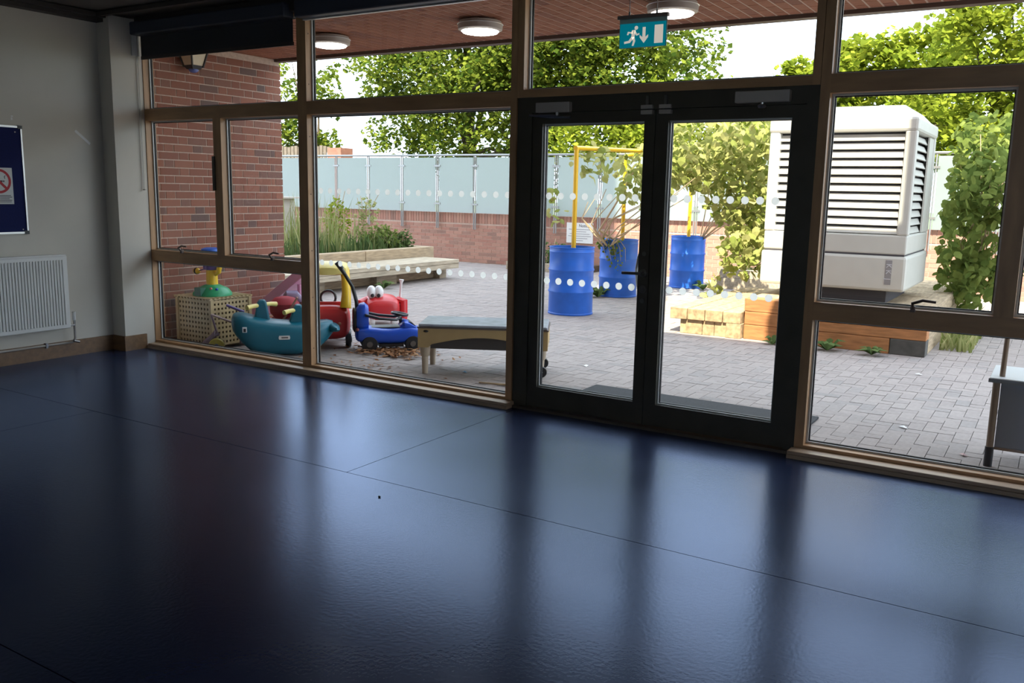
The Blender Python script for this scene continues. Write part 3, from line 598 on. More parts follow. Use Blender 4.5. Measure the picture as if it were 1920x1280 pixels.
# ------------------------------------------------------------------ drums, yellow frame
def drum(x, y, lb):
    d = empty('steel_drum', (x, y, G), lb, 'drum', group='blue planter drums'); p = MB().at((x, y, G)); r = .288
    prof = [(r-.006, 0), (r+.006, .004), (r+.006, .022), (r, .028)]
    for zz in (.30, .58): prof += [(r, zz-.022), (r+.010, zz-.006), (r+.010, zz+.006), (r, zz+.022)]
    prof += [(r, .80), (r+.006, .812), (r, .824), (r, .855), (r+.007, .862), (r+.007, .872), (r-.012, .872), (r-.012, .80)]
    p.lathe(prof, 40).build('shell', DRUM, d, smooth=True)
    MB().at((x, y, G+.78)).lathe([(r-.014, 0), (r-.014, .03)], 24).build('soil', SOIL, d)
    return d
D1, D2, D3 = (-5.42, 4.98), (-5.80, 7.22), (-5.44, 9.2)
drum(*D1, 'blue steel drum nearest the doors with a yellow post in it'); drum(*D2, 'blue steel drum with trailing plant over its rim, seen beside the door handle'); drum(*D3, 'blue steel drum farthest back, left of the sunlit vine')
yf = empty('yellow_frame', (-5.5, 7, G), 'yellow tubular frame standing in the blue drums', 'frame')
ZT = 2.06
MB().tube([(D1[0]+.02, D1[1], .55), (D1[0]+.02, D1[1], ZT)], .03, 12).build('post', YEL, yf, smooth=True); MB().tube([(D2[0]+.05, D2[1], .55), (D2[0]+.05, D2[1], ZT)], .03, 12).build('post', YEL, yf, smooth=True); MB().tube([(D3[0], D3[1], .55), (D3[0], D3[1], ZT+.12)], .03, 12).build('post', YEL, yf, smooth=True)
MB().tube([(D1[0]+.02, D1[1]-.03, ZT), (D3[0], D3[1]+.03, ZT+.12)], .03, 12).build('cross_bar', YEL, yf, smooth=True)
MB().tube([(D2[0]+.05, D2[1], ZT), (D3[0]+.02, D3[1]-1.9, ZT+.06)], .028, 12).build('cross_bar', YEL, yf, smooth=True)

# ------------------------------------------------------------------ sleeper platform with steps and the cooling unit
pf = empty('sleeper_platform', (-2, 6.3, G), 'raised platform of orange stained sleepers carrying the white cooling unit', 'platform')
X0, X1, YP = -2.93, -1.08, 4.40
for k, (za, zb) in enumerate(((G, .10), (.103, .247), (.25, .392))):
    m = SLEEPER
    if k == 0: bxo('front_sleeper', m, pf, X0+.0, X1-.34, YP, YP+.2, za, zb, bev=.007); bxo('corner_block', SLEEPD, pf, X1-.335, X1, YP-.003, YP+.2, za, zb, bev=.007)
    else: bxo('front_sleeper', m, pf, X0, X1, YP, YP+.2, za, zb, bev=.007)
    bxo('side_sleeper', SLEEPY, pf, X1-.2, X1, YP+.203, 8.4, za, zb, bev=.007); bxo('side_sleeper', SLEEPY, pf, X0, X0+.2, YP+.203, 8.4, za, zb, bev=.007)
for k in range(19): bxo('deck_board', SLEEPY, pf, X0+.202, X1-.202, YP+.205+k*.2, YP+.205+k*.2+.194, .30, .385+U(-.002, .002))
bxo('core', SOIL, pf, X0+.21, X1-.21, YP+.21, 8.3, G, .299)
st = empty('sleeper_step', (-3.3, 5.6, G), 'low sunlit step of timber sleepers at the left end of the platform', 'step')
for k in range(4): bxo('tread_board', SLEEPE, st, -3.77+k*.205, -3.77+k*.205+.196, 4.32+U(0, .03), 7.2, .105, .232+U(-.003, .003), bev=.006)
for k, (a, b) in enumerate(((-3.66, -3.40), (-3.395, -3.26), (-3.255, -3.12))): bxo('riser_block', SLEEPE, st, a, b, 4.36+U(0, .02), 7.1, G, .103, bev=.006)
bxo('corner_block', SLEEPE, st, -3.115, -2.95, 4.34, 4.60, G, .103, bev=.006)
bxo('riser_block', SLEEPE, st, -3.115, -2.95, 4.61, 7.1, G, .103, bev=.006)
bxo('upper_block', SLEEPE, st, -2.945+.0, -2.935, 4.42, 4.6, .25, .39)
hv = empty('cooling_unit', (-2.16, 5.65, .39), 'large white louvred cooling unit on the sleeper platform', 'cooling unit')
hx0, hx1, hy0, hy1 = -2.925, -1.408, 4.90, 6.42
bxo('base_tray', HVACM, hv, hx0-.012, hx1+.012, hy0-.012, hy1+.012, .527, .905, bev=.03)
bxo('plinth', HVACD, hv, hx0+.2, hx1-.18, hy0+.10, hy1-.1, .388, .53)
bxo('tray_seam', HVACD, hv, hx0+.02, hx1-.02, hy0+.01, hy1-.01, .90, .925)
bxo('lower_band', HVACM, hv, hx0+.005, hx1-.005, hy0+.004, hy1-.004, .918, 1.125, bev=.018)
for x in (hx0, hx1-.115):
    for y in (hy0, hy1-.115): bxo('corner_post', HVACM, hv, x, x+.115, y, y+.115, 1.12, 2.21, bev=.02)
bxo('inner_core', HVACD, hv, hx0+.10, hx1-.10, hy0+.10, hy1-.10, 1.12, 2.2)
nl = 12
for i in range(nl):
    z = 1.165+i*.0885
    for k in (0, 1):
        yy = hy0+.055 if k == 0 else hy1-.055
        MB().at(((hx0+hx1)/2, yy, z), rx=math.radians(-28 if k == 0 else 28)).b(-(hx1-hx0)/2+.11, (hx1-hx0)/2-.11, -.006, .006, -.036, .036).build('louvre_blade', HVACM, hv)
    MB().at((hx1-.055, (hy0+hy1)/2, z), ry=math.radians(-28)).b(-.006, .006, -(hy1-hy0)/2+.11, (hy1-hy0)/2-.11, -.036, .036).build('louvre_blade', HVACM, hv)
    MB().at((hx0+.055, (hy0+hy1)/2, z), ry=math.radians(28)).b(-.006, .006, -(hy1-hy0)/2+.11, (hy1-hy0)/2-.11, -.036, .036).build('louvre_blade', HVACM, hv)
cx_, cy_ = (hx0+hx1)/2, (hy0+hy1)/2; hw, hd = (hx1-hx0)/2+.01, (hy1-hy0)/2+.01
def fr2(z0, a0, b0, z1, a1, b1): return [(-a0, -b0, z0), (a0, -b0, z0), (a0, b0, z0), (-a0, b0, z0), (-a1, -b1, z1), (a1, -b1, z1), (a1, b1, z1), (-a1, b1, z1)]
MB().at((cx_, cy_, 0)).b(-hw, hw, -hd, hd, 2.195, 2.345).build('top_cap', HVACM, hv, bev=.03); MB().at((cx_, cy_, 0)).add(fr2(2.33, hw-.03, hd-.03, 2.475, hw-.17, hd-.17), BF).build('cap_top', HVACM, hv, bev=.02)
bxo('side_panel', HVACM, hv, hx1-.03, hx1-.012, hy1-.45, hy1-.12, 1.13, 2.19)
bxo('label_strip', mat('label_grey', (.27, .26, .26), .4), hv, -1.60, -1.535, hy0-.0155, hy0-.011, .60, .86)
for ch, z in (('K', .80), ('K', .735), ('J', .66)):
    text_mesh('lettering', ch, .075, mat('label_silver', (.85, .85, .88), .25, .4), hv, Matrix.Translation((-1.567, hy0-.0165, z)) @ Matrix.Rotation(PI/2, 4, 'X') @ Matrix.Rotation(-PI/2, 4, 'Z'), .0015)

# ------------------------------------------------------------------ foliage helpers
def add_leaves(vs, fs, c, n, rad, size, flat=1.0, droop=0.0):
    for _ in range(n):
        while True:
            p = (U(-1, 1), U(-1, 1), U(-1, 1))
            if p[0]**2+p[1]**2+p[2]**2 < 1: break
        p = (c[0]+p[0]*rad, c[1]+p[1]*rad, c[2]+p[2]*rad*flat)
        s = size*U(.6, 1.25); a = U(0, 6.283); t = U(-1.1, 1.1); u = U(-.8, .8)
        ca, sa, ct, s_t = math.cos(a), math.sin(a), math.cos(t), math.sin(t)
        ax = (ca*ct, sa*ct, s_t); bx = (-sa*math.cos(u)-ca*s_t*math.sin(u), ca*math.cos(u)-sa*s_t*math.sin(u), ct*math.sin(u))
        k = len(vs)
        for e, f in ((-.5, 0), (-.12, .42), (.5, 0), (-.12, -.42)):
            vs.append((p[0]+s*(e*ax[0]+f*bx[0]), p[1]+s*(e*ax[1]+f*bx[1]), p[2]+s*(e*ax[2]+f*bx[2])))
        fs.append((k, k+1, k+2, k+3))
def mesh_obj(name, vs, fs, m, parent):
    me = bpy.data.meshes.new(name); me.from_pydata(vs, [], fs); me.materials.append(m); me.update(); o = bpy.data.objects.new(name, me); C.objects.link(o)
    if parent: o.parent = parent; o.matrix_parent_inverse = parent.matrix_basis.inverted()
    return o
def in_ell(c, r):
    while True:
        p = (U(-1, 1), U(-1, 1), U(-1, 1))
        if sum(q*q for q in p) < 1: return (c[0]+p[0]*r[0], c[1]+p[1]*r[1], c[2]+p[2]*r[2])
def tree(name, lb, base, h, crowns, clumps, per, crad, size, m, tr=.2, branches=6):
    t = empty(name, base, lb, 'tree', group='trees beyond the garden wall')
    b = Vector(base); top = b+Vector((0, 0, h))
    MB().tube([b, b+Vector((.05, 0, h*.4)), b+Vector((-.1, .05, h*.75)), top], [tr, tr*.8, tr*.5, tr*.15], 10).build('trunk', BARK, t, smooth=True)
    vs, fs = [], []; cs = []
    tot = sum(c[1][0]*c[1][1]*c[1][2] for c in crowns)
    for c, r in crowns:
        for _ in range(max(2, int(clumps*r[0]*r[1]*r[2]/tot))):
            p = in_ell(c, r); cs.append(p); add_leaves(vs, fs, p, per, crad*U(.7, 1.2), size, .8)
    for k in range(branches):
        e = Vector(cs[int(k*len(cs)/branches)]); s0 = b+Vector((0, 0, h*U(.25, .6))); mid = (s0+e)/2+Vector((U(-.2, .2), 0, .2))
        MB().tube([s0, mid, e], [tr*.42, tr*.25, tr*.07], 7).build('branch', BARK, t, smooth=True)
    tag(mesh_obj('foliage', vs, fs, m, t), kind='stuff'); return t
# the big tree in the middle
tree('broadleaf_tree', 'big green broadleaf tree filling the sky above the middle of the balustrade', (-15.8, 17.5, -.3), 8.5,
     [((-15.6, 17, 4.6), (3.7, 1.6, 2.6)), ((-12.2, 17, 4.6), (3.4, 1.6, 2.9)), ((-9.6, 16.6, 4.3), (2.2, 1.4, 2.4)), ((-13.5, 17, 7.2), (5, 1.6, 1.8)), ((-18.3, 17, 5.4), (1.5, 1.2, 1.3)), ((-17.0, 17, 3.0), (1.6, 1, .8))], 470, 120, .62, .155, LEAF_TREE, .24, 14)
tree('broadleaf_tree', 'yellow green tree just behind the vine and yellow frame', (-8.3, 14.5, -.3), 4.2,
     [((-8.0, 14.5, 2.9), (1.9, 1.0, 1.1)), ((-10.0, 14.5, 2.7), (1.4, .9, .8)), ((-6.2, 14.3, 2.3), (1.5, .9, 1.0))], 90, 90, .5, .15, LEAF_TREE2, .12, 6)
for lb, bx, cr, nn in (('small round tree on the skyline just left of the right mullion', (-8.2, 26, -.3), [((-8.0, 26, 5.0), (1.0, 1, 1.1)), ((-9.3, 26, 4.4), (.7, .8, .5))], 34),
                       ('bushy tree on the skyline above the white cooling unit', (-5.2, 25, -.3), [((-6.0, 25, 5.2), (1.6, 1, 1.2)), ((-4.2, 25, 5.6), (1.5, 1, 1.3)), ((-5.2, 25, 3.9), (3.2, 1, 1.1))], 110)):
    tree('skyline_tree', lb, bx, 4.6, cr, nn, 70, .6, .26, LEAF_TREE2, .14, 5)
tree('tall_bush', 'tall sunlit yellow green tree at the right edge beyond the wall', (-1.3, 14.6, -.3), 5.5,
     [((-1.0, 14.5, 4.7), (1.6, .9, 1.9)), ((.8, 14.5, 4.4), (1.6, .9, 2.3)), ((-2.2, 14.5, 3.0), (1.5, .8, .9)), ((-.4, 14.2, 2.7), (2.0, .8, .8))], 210, 110, .45, .14, LEAF_TREE2, .10, 10)
tree('tall_bush', 'dim green bush seen behind the brick wing wall corner', (-20.5, 16, -.3), 4.4, [((-21.2, 16, 4.2), (1.5, 1, 1.9)), ((-22, 16, 3.2), (1.2, 1, 1.2))], 42, 70, .5, .18, LEAF_TREE, .1, 5)

# leaf piece shared by the vines
def leafmesh(name, m):
    me = bpy.data.meshes.new(name)
    me.from_pydata([(-.5, 0, 0), (-.28, .38, -.05), (.1, .40, -.04), (.5, 0, -.12), (.1, -.40, -.04), (-.28, -.38, -.05), (0, 0, .04)], [], [(0, 6, 1), (1, 6, 2), (2, 6, 3), (3, 6, 4), (4, 6, 5), (5, 6, 0)])
    me.materials.append(m); me.update(); return me
def vine(name, lb, cat, blobs, n, size, m, stems, near=300, clear=None):
    t = empty(name, (blobs[0][0][0], blobs[0][0][1], G), lb, cat); lm = leafmesh('leaf', m); pos = []
    ws = [b[2] for b in blobs]; tw = sum(ws)
    for c, r, wgt in blobs:
        for _ in range(int(n*wgt/tw)):
            p = in_ell(c, r)
            if clear and clear(p): continue
            pos.append(p)
    nr = rank(pos, near); vs, fs = [], []
    base = [v.co.copy() for v in lm.vertices]; pf_ = [tuple(p.vertices) for p in lm.polygons]
    for i, p in enumerate(pos):
        s = size*U(.65, 1.3); M = Matrix.Translation(p) @ Euler((U(-.9, .9), U(.1, 1.3), U(0, 6.28))).to_matrix().to_4x4() @ Matrix.Scale(s, 4)
        if i in nr: inst(lm, t, M)
        else:
            k = len(vs); vs += [tuple(M @ v) for v in base]; fs += [tuple(q+k for q in f) for f in pf_]
    if vs: tag(mesh_obj('leaf_mass', vs, fs, m, t), kind='stuff')
    for pts, r_ in stems: MB().tube(pts, [r_*(1-.6*k/(len(pts)-1)) for k in range(len(pts))], 7).build('stem', STEMM, t, smooth=True)
    return t
def cz(p): return p[0] > -3.02 and p[1] > 4.6 or p[0] > -3.9 and p[2] < .3
stm = [([(D2[0]+.1, D2[1], .70), (D2[0]-.15, D2[1]-.4, .95), (D2[0]+.2, D2[1]-.6, 1.35), (D2[0]+.5, D2[1]-.7, 1.8)], .022)]
for k in range(11): stm.append(([(D2[0]-.1+U(-.12, .12), D2[1]-.25+U(-.1, .1), .72), (D2[0]-.4+k*.09, D2[1]-.5+U(-.2, .2), 1.0+U(0, .15)), (D2[0]-.3+k*.17, D2[1]-.5+U(-.3, .3), 1.25+U(0, .5))], .013))
for k in range(8): stm.append(([(D3[0]+.2, D3[1], .72), (D3[0]+.5+k*.12, D3[1]-.5, 1.2+U(0, .4)), (D3[0]+.7+k*.22, D3[1]-1.0+U(-.3, .3), 1.0+U(-.3, .9))], .011))
stm.append(([(-4.05, 7.0, 1.2), (-3.9, 6.7, .8), (-3.98, 6.55, .45), (-4.1, 6.4, .25)], .008))
vine('climbing_vine', 'sunlit leafy vine scrambling over the yellow frame above the drums', 'vine',
     [((-4.6, 7.4, 2.15), (.75, 1.0, .5), 1.2), ((-3.95, 7.3, 1.75), (.62, .9, .75), 1.9), ((-3.55, 7.0, 1.25), (.5, .7, .55), 1.2), ((-5.0, 8.15, 1.9), (.5, .6, .38), 1.0), ((-3.6, 6.6, 2.3), (.6, .8, .35), .8), ((-5.4, 7.2, 1.95), (.5, .9, .32), .5), ((-5.15, 6.6, 1.55), (.4, .6, .28), .35),
      ((-5.45, 5.6, 1.9), (.25, .5, .25), .12), ((-3.6, 6.5, .75), (.42, .5, .35), .45), ((-4.0, 6.4, .28), (.16, .2, .2), .05), ((-5.75, 5.1, 1.3), (.16, .2, .25), .03)], 3500, .115, LEAF_VINE, stm, 300, cz)
stm = [([(-1.0, 7.2+k*.15, .2), (-.9+U(-.2, .2), 7.0, 1.0), (-.8+U(-.5, .5), 6.9+U(-.4, .4), 1.8+U(0, .6))], .012) for k in range(7)]
vine('climbing_vine', 'large leaved green climber beside the right flank of the cooling unit', 'vine',
     [((-1.08, 7.1, 1.1), (.40, .8, .95), 2.0), ((-.78, 6.8, 1.65), (.50, .7, .5), 1.2), ((-1.0, 7.6, 2.15), (.5, .7, .45), .9), ((-.9, 6.9, .55), (.30, .6, .38), .7), ((-.38, 6.7, 1.45), (.32, .4, .35), .35), ((-.55, 6.6, .85), (.22, .3, .3), .12)], 1700, .125, LEAF_SHRUB, stm, 300, lambda p: p[0] < -1.33)
rt_ = vine('trailing_plant', 'thin trailing plant hanging over the rim of the middle drum', 'plant', [((D2[0], D2[1]-.31, .72), (.26, .05, .14), 1), ((D2[0]+.1, D2[1]-.33, .55), (.15, .03, .2), .5)], 90, .05, LEAF_SHRUB, [([(D2[0]-.1+k*.06, D2[1]-.27, .80), (D2[0]-.1+k*.09, D2[1]-.34, .70), (D2[0]-.05+k*.08, D2[1]-.33, .5)], .005) for k in range(5)])

def grass(name, lb, area, n, h, m, cat='grass', w=.014, lean=.35, stuff=True):
    vs, fs = [], []
    for _ in range(n):
        x, y, z = U(area[0], area[1]), U(area[2], area[3]), area[4]; hh = h*U(.35, 1.15); a = U(0, 6.28); l = U(0, lean)*hh; ww_ = w*U(.6, 1.4); b = U(0, 3.14)
        dx, dy = ww_*math.cos(b), ww_*math.sin(b); k = len(vs)
        vs += [(x-dx, y-dy, z), (x+dx, y+dy, z), (x+dx*.7+l*.35*math.cos(a), y+dy*.7+l*.35*math.sin(a), z+hh*.55), (x-dx*.7+l*.35*math.cos(a), y-dy*.7+l*.35*math.sin(a), z+hh*.55), (x+l*math.cos(a), y+l*math.sin(a), z+hh)]
        fs += [(k, k+1, k+2, k+3), (k+3, k+2, k+4)]
    o = mesh_obj(name, vs, fs, m, None); return tag(o, lb, cat, kind='stuff' if stuff else None)
grass('wild_grass', 'tall wild grass growing in the left planter', (-12.6, -10.35, 5.0, 6.9, .39), 420, .95, GRASSM, w=.011)
grass('low_weeds', 'low weeds along the edge of the left planter', (-13.0, -10.25, 3.2, 7.8, .39), 1700, .32, WEEDM, w=.022, lean=.8)
for lb, x, y, z, r, m, n in (('grey green bushy herb at the planter corner by the garden wall', -10.75, 7.5, .55, (.42, .35, .28), LEAF_SHRUB, 260), ('dark low bush at the end of the left planter', -10.45, 7.75, .50, (.22, .2, .24), WEEDM, 140),
                         ('yellow green leafy stems rising from the middle of the planter', -11.3, 6.9, .85, (.28, .25, .5), LEAF_TREE2, 150), ('grey dried flower stems at the back of the planter', -11.2, 7.6, .85, (.30, .2, .5), GRASSM, 110),
                         ('tuft of weeds low behind the nearest drum', -8.9, 10.3, .30, (.5, .3, .25), WEEDM, 160), ('brown green weeds in the back bed right of the far drum', -4.3, 9.9, .52, (.55, .35, .38), WEEDM, 300)):
    vs, fs = [], []
    t = empty('planter_bush', (x, y, z-r[2]), lb, 'bush', group='bushes in the beds')
    for _ in range(n): add_leaves(vs, fs, in_ell((x, y, z), r), 3, .06, .07)
    tag(mesh_obj('foliage', vs, fs, m, t), kind='stuff')
    for k in range(5): MB().tube([(x, y, z-r[2]-.08), (x+U(-1, 1)*r[0]*.5, y+U(-1, 1)*r[1]*.5, z), (x+U(-1, 1)*r[0]*.8, y+U(-1, 1)*r[1]*.8, z+r[2]*U(.5, 1.2))], .006, 5).build('stem', STEMM, t)
bb = empty('back_bed', (-4, 10, G), 'low timber edged planting bed along the garden wall right of the far drum', 'planter')
for a, b in ((-5.0, -3.9), (-3.89, -2.6)):
    bxo('edging_sleeper', GREYWOOD, bb, a, b, 9.45, 9.6, G, .12, bev=.006); bxo('edging_sleeper', GREYWOOD, bb, a+.05, b, 9.46, 9.6, .123, .27, bev=.006)
bxo('soil', SOIL, bb, -5.0, -2.6, 9.605, 10.88, G, .22)
b2 = empty('back_bed', (-9, 10.4, G), 'low stone edged bed against the garden wall behind the nearest drum', 'planter')
bxo('edging_sleeper', GREYWOOD, b2, -9.6, -7.9, 10.0, 10.12, G, .10, bev=.006); bxo('soil', SOIL, b2, -9.6, -7.9, 10.125, 10.88, G, .06)
def weed(x, y, lb, s=.13, n=14):
    vs, fs = [], []; t = empty('ground_weed', (x, y, G), lb, 'weed', group='weeds at the platform foot')
    for k in range(n):
        a = U(-PI, PI); L = s*U(.6, 1.2); w_ = L*.2; h = L*U(.3, .8); ca, sa = math.cos(a), math.sin(a); z = G
        mb = MB().add([(x, y, z), (x+ca*L*.5-sa*w_, y+sa*L*.5+ca*w_, z+h*.8), (x+ca*L, y+sa*L, z+h*.75), (x+ca*L*.5+sa*w_, y+sa*L*.5-ca*w_, z+h*.8), (x+ca*L*.5, y+sa*L*.5, z+h*.95)], [(0, 3, 4), (0, 4, 1), (1, 4, 2), (4, 3, 2)])
        mb.build('leaf', WEEDM, t)
weed(-2.55, 4.20, 'low weed rosette at the left foot of the platform front'); weed(-2.35, 4.22, 'small weed rosette right of the first under the platform front', .10); weed(-1.98, 4.20, 'broad weed plant at the middle foot of the platform front', .17); weed(-1.55, 4.22, 'weed plant near the dark corner block of the platform', .17); weed(-5.95, 6.85, 'weeds growing at the foot of the middle drum', .22, 20); weed(-5.05, 8.95, 'weeds at the foot of the farthest drum', .2, 16); weed(-9.1, 5.6, 'green weed growing at the foot of the bench', .2, 16)
grass('side_grass', 'pale sunlit grass along the right side of the platform', (-1.04, -.72, 5.0, 7.6, G), 420, .24, GRASSM, lean=.9)

# ------------------------------------------------------------------ activity table
tA = math.atan2(.49, .93); tc_ = (-4.235, 1.19, G)
t = empty('sand_table', tc_, 'tan plastic activity table with a grey lid outside the tall window', 'table', tA)
def L(o=None): return MB().at(tc_, tA)
hl, hw_ = .555, .255
def apron(x0, x1, y0, y1): 
    n = 14; pts = [(x0, .40), (x1, .40), (x1, .235)]; 
    pts += [(x1-.09, .235)]
    for k in range(n+1): a = k/n; xx = x1-.12+(x0+.12-(x1-.12))*a; pts.append((xx, .265+.065*math.sin(PI*a)))
    pts += [(x0+.09, .235), (x0, .235)]
    return pts
L().prism(apron(-hl, hl, 0, 0), -hw_, -hw_+.05).build('front_apron', TOYTAN, t); L().prism(apron(-hl, hl, 0, 0), hw_-.05, hw_).build('back_apron', TOYTAN, t)
L().b(-hl, -hl+.05, -hw_+.051, hw_-.051, .25, .40).build('end_apron', TOYTAN, t); L().b(hl-.05, hl, -hw_+.051, hw_-.051, .25, .40).build('end_apron', TOYTAN, t)
L().b(-hl+.05, hl-.05, -hw_+.05, hw_-.05, .22, .395).build('basin', mat('dark_basin', (.06, .05, .045), .6), t)
L().b(-hl-.006, hl+.006, -hw_-.006, hw_+.006, .4005, .412).build('lid_rim', mat('lid_brown', (.10, .07, .06), .5), t)
L().b(-hl+.005, hl-.005, -hw_+.005, hw_-.005, .4125, .438).build('lid', GREYTOP, t, bev=.008)
L().ell((-hl+.07, -hw_-.001, .375), (.022, .004, .010)).build('grip_hole', BLACK, t); L().ell((hl-.06, -hw_-.001, .30), (.016, .004, .012)).build('grip_hole', BLACK, t)
for sx in (-1, 1):
    for sy in (-1, 1):
        x, y = sx*(hl-.055), sy*(hw_-.05); b0 = .0 if sx < 0 else .055
        lg = L().tube([(x, y, .24), (x, y, .16), (x, y, .15), (x, y, b0)], [.047, .040, .030, .025], 12).build('leg', TANL, t, smooth=True)
        if sx > 0: L().wheel((x+.005, y-.03*1, .05), .05, .028).build('castor_wheel', BLACK, lg, smooth=True); L().wheel((x+.005, y-.047, .05), .012, .006, 10).build('hub_cap', WHITE, lg)
        else: L().tube([(x, y, .05), (x, y, .0)], [.0265, .024], 12).build('foot', HND, lg, smooth=True)
gp = tag(MB().at((-4.02, 1.33, G+.440), rz=.4).loft([(-.035, .004, 0, .006), (-.02, .014, 0, .016), (.02, .014, 0, .016), (.04, .004, 0, .006)]).build('toy_scoop', mat('bright_green_plastic', (.02, .42, .10), .4), smooth=True), 'small bright green toy piece lying on the table lid', 'toy')

# ------------------------------------------------------------------ mobile sink at the right edge
sk = empty('mobile_sink', (.1, .85, G), 'mobile wash stand with grey panel, pale worktop and brown tube post', 'sink')
bxo('front_panel', SINKP, sk, -.235, .55, .66, .675, .06, .46); bxo('panel_edge', POLE, sk, -.235, .55, .655, .68, .045, .06)
bxo('worktop', SINKW, sk, -.295, .60, .62, 1.10, .462, .482, bev=.004); bxo('worktop_edge', HND, sk, -.30, .60, .61, .619, .455, .478)
MB().b(-.10, .45, .70, 1.0, .4825, .4855).build('basin', mat('basin_grey', (.30, .27, .28), .3), sk)
for x, y in ((-.258, .650), (.52, .66)):
    MB().tube([(x, y, .10 + G), (x, y, .46)], .020, 12).build('leg', POLE, sk, smooth=True); MB().tube([(x, y, G), (x, y, .12+G)], .024, 12).build('leg_foot', BLACK, sk, smooth=True)
MB().tube([(-.235, .70, .483), (-.225, .72, 1.15), (.45, .80, 1.2)], .016, 10).build('tube_post', POLE, sk, smooth=True)
MB().tube([(.0, 1.02, .483), (.0, 1.02, .60), (.03, .95, .64), (.05, .86, .60)], .013, 10).build('tap', BLACK, sk, smooth=True); bxo('soap_block', BLACK, sk, -.05, .04, .74, .80, .486, .53)
bxo('back_panel', SINKP, sk, -.235, .55, 1.05, 1.065, .06, .46)
# ------------------------------------------------------------------ lattice box and ball toy by the wing wall
bo = empty('lattice_box', (-7.07, .60, G), 'square birch storage box with a lattice of holes against the brick wing wall', 'box')
bx0, bx1, by0, by1, bz0, bz1 = -7.33, -6.815, .36, .86, G, .425
for x in (bx0, bx1-.035):
    for y in (by0, by1-.035): bxo('corner_post', BIRCH, bo, x, x+.035, y, y+.035, bz0, bz1)
def lattice(axis, c):
    o = MB(); n = 10
    lo, hi = (bx0+.035, bx1-.035) if axis == 'x' else (by0+.035, by1-.035)
    p = (hi-lo)/n
    for k in range(n+1):
        a = lo+k*p; a0, a1 = max(lo, a-p*.26), min(hi, a+p*.26)
        if axis == 'x': o.b(a0, a1, c, c+.008, bz0+.04, bz1-.004)
        else: o.b(c, c+.008, a0, a1, bz0+.04, bz1-.004)
    nz = 9; q = (bz1-.02-bz0-.05)/nz
    for k in range(nz+1):
        z = bz0+.05+k*q
        if axis == 'x': o.b(lo, hi, c+.0005, c+.0075, z-q*.27, z+q*.27)
        else: o.b(c+.0005, c+.0075, lo, hi, z-q*.27, z+q*.27)
    o.build('lattice_panel', BIRCH, bo)
lattice('x', by0+.01); lattice('x', by1-.018); lattice('y', bx0+.01); lattice('y', bx1-.018)
o = MB()
for k in range(12): 
    x = bx0-.005+k*(bx1-bx0)/11.5; o.b(x, x+.024, by0-.012, by1+.012, bz1+.0005, bz1+.012)
for k in range(11): 
    y = by0-.012+k*(by1-by0+.0)/10.2; o.b(bx0-.012, bx1+.012, y, y+.024, bz1+.0122, bz1+.02)
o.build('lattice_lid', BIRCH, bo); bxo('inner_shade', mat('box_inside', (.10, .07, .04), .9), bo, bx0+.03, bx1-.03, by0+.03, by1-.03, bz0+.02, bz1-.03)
bt = empty('ball_tower_toy', (-7.06, .58, bz1+.02), 'yellow tower toy with green base and blue dish standing on the lattice box', 'toy')
T = (-7.05, .58, bz1+.0205)
MB().at(T).lathe([(.185, 0), (.185, .02), (.15, .065), (.085, .095), (.06, .105)], 32).build('green_base', TOYGRN, bt, smooth=True)
MB().at(T).b(-.03, .06, -.19, -.13, .008, .085).build('ball_outlet', mat('deep_green', (.004, .10, .05), .5), bt)
MB().at(T).lathe([(.056, .10), (.052, .24), (.052, .40)], 24).build('column', TOYYEL, bt, smooth=True)
MB().at(T).lathe([(.05, .245), (.078, .25), (.082, .27), (.078, .29), (.05, .295)], 24).build('purple_ring', TOYPUR, bt, smooth=True)
MB().at(T).tube([(.05, 0, .20), (.10, 0, .23), (.115, 0, .29), (.11, 0, .38)], [.016, .024, .026, .024], 12).build('side_pipe', TOYYEL, bt, smooth=True)
MB().at(T).lathe([(.03, .40), (.07, .405), (.095, .43), (.09, .45), (.05, .462)], 28).build('blue_dish', mat('sky_blue_plastic', (.02, .14, .62), .35), bt, smooth=True)
bee = MB().at(T).ell((-.185, -.03, .225), (.042, .032, .032)).build('bee', TOYYEL, bt, smooth=True); MB().at(T).tube([(-.19, -.03, .225), (-.172, -.03, .225)], .034, 14).build('bee_stripe', BLACK, bee); MB().at(T).tube([(-.15, -.03, .23), (-.05, 0, .26)], .006, 6).build('bee_arm', TOYPUR, bee)
MB().at(T).ell((.10, -.10, .075), (.014, .014, .012)).build('pink_button', mat('coral_plastic', (.55, .16, .12), .4), bt); MB().at(T).ell((.135, -.06, .068), (.014, .014, .012)).build('blue_button', TOYBLUE, bt)

# ------------------------------------------------------------------ toys
def T_(c, a): return lambda: MB().at(c, a)
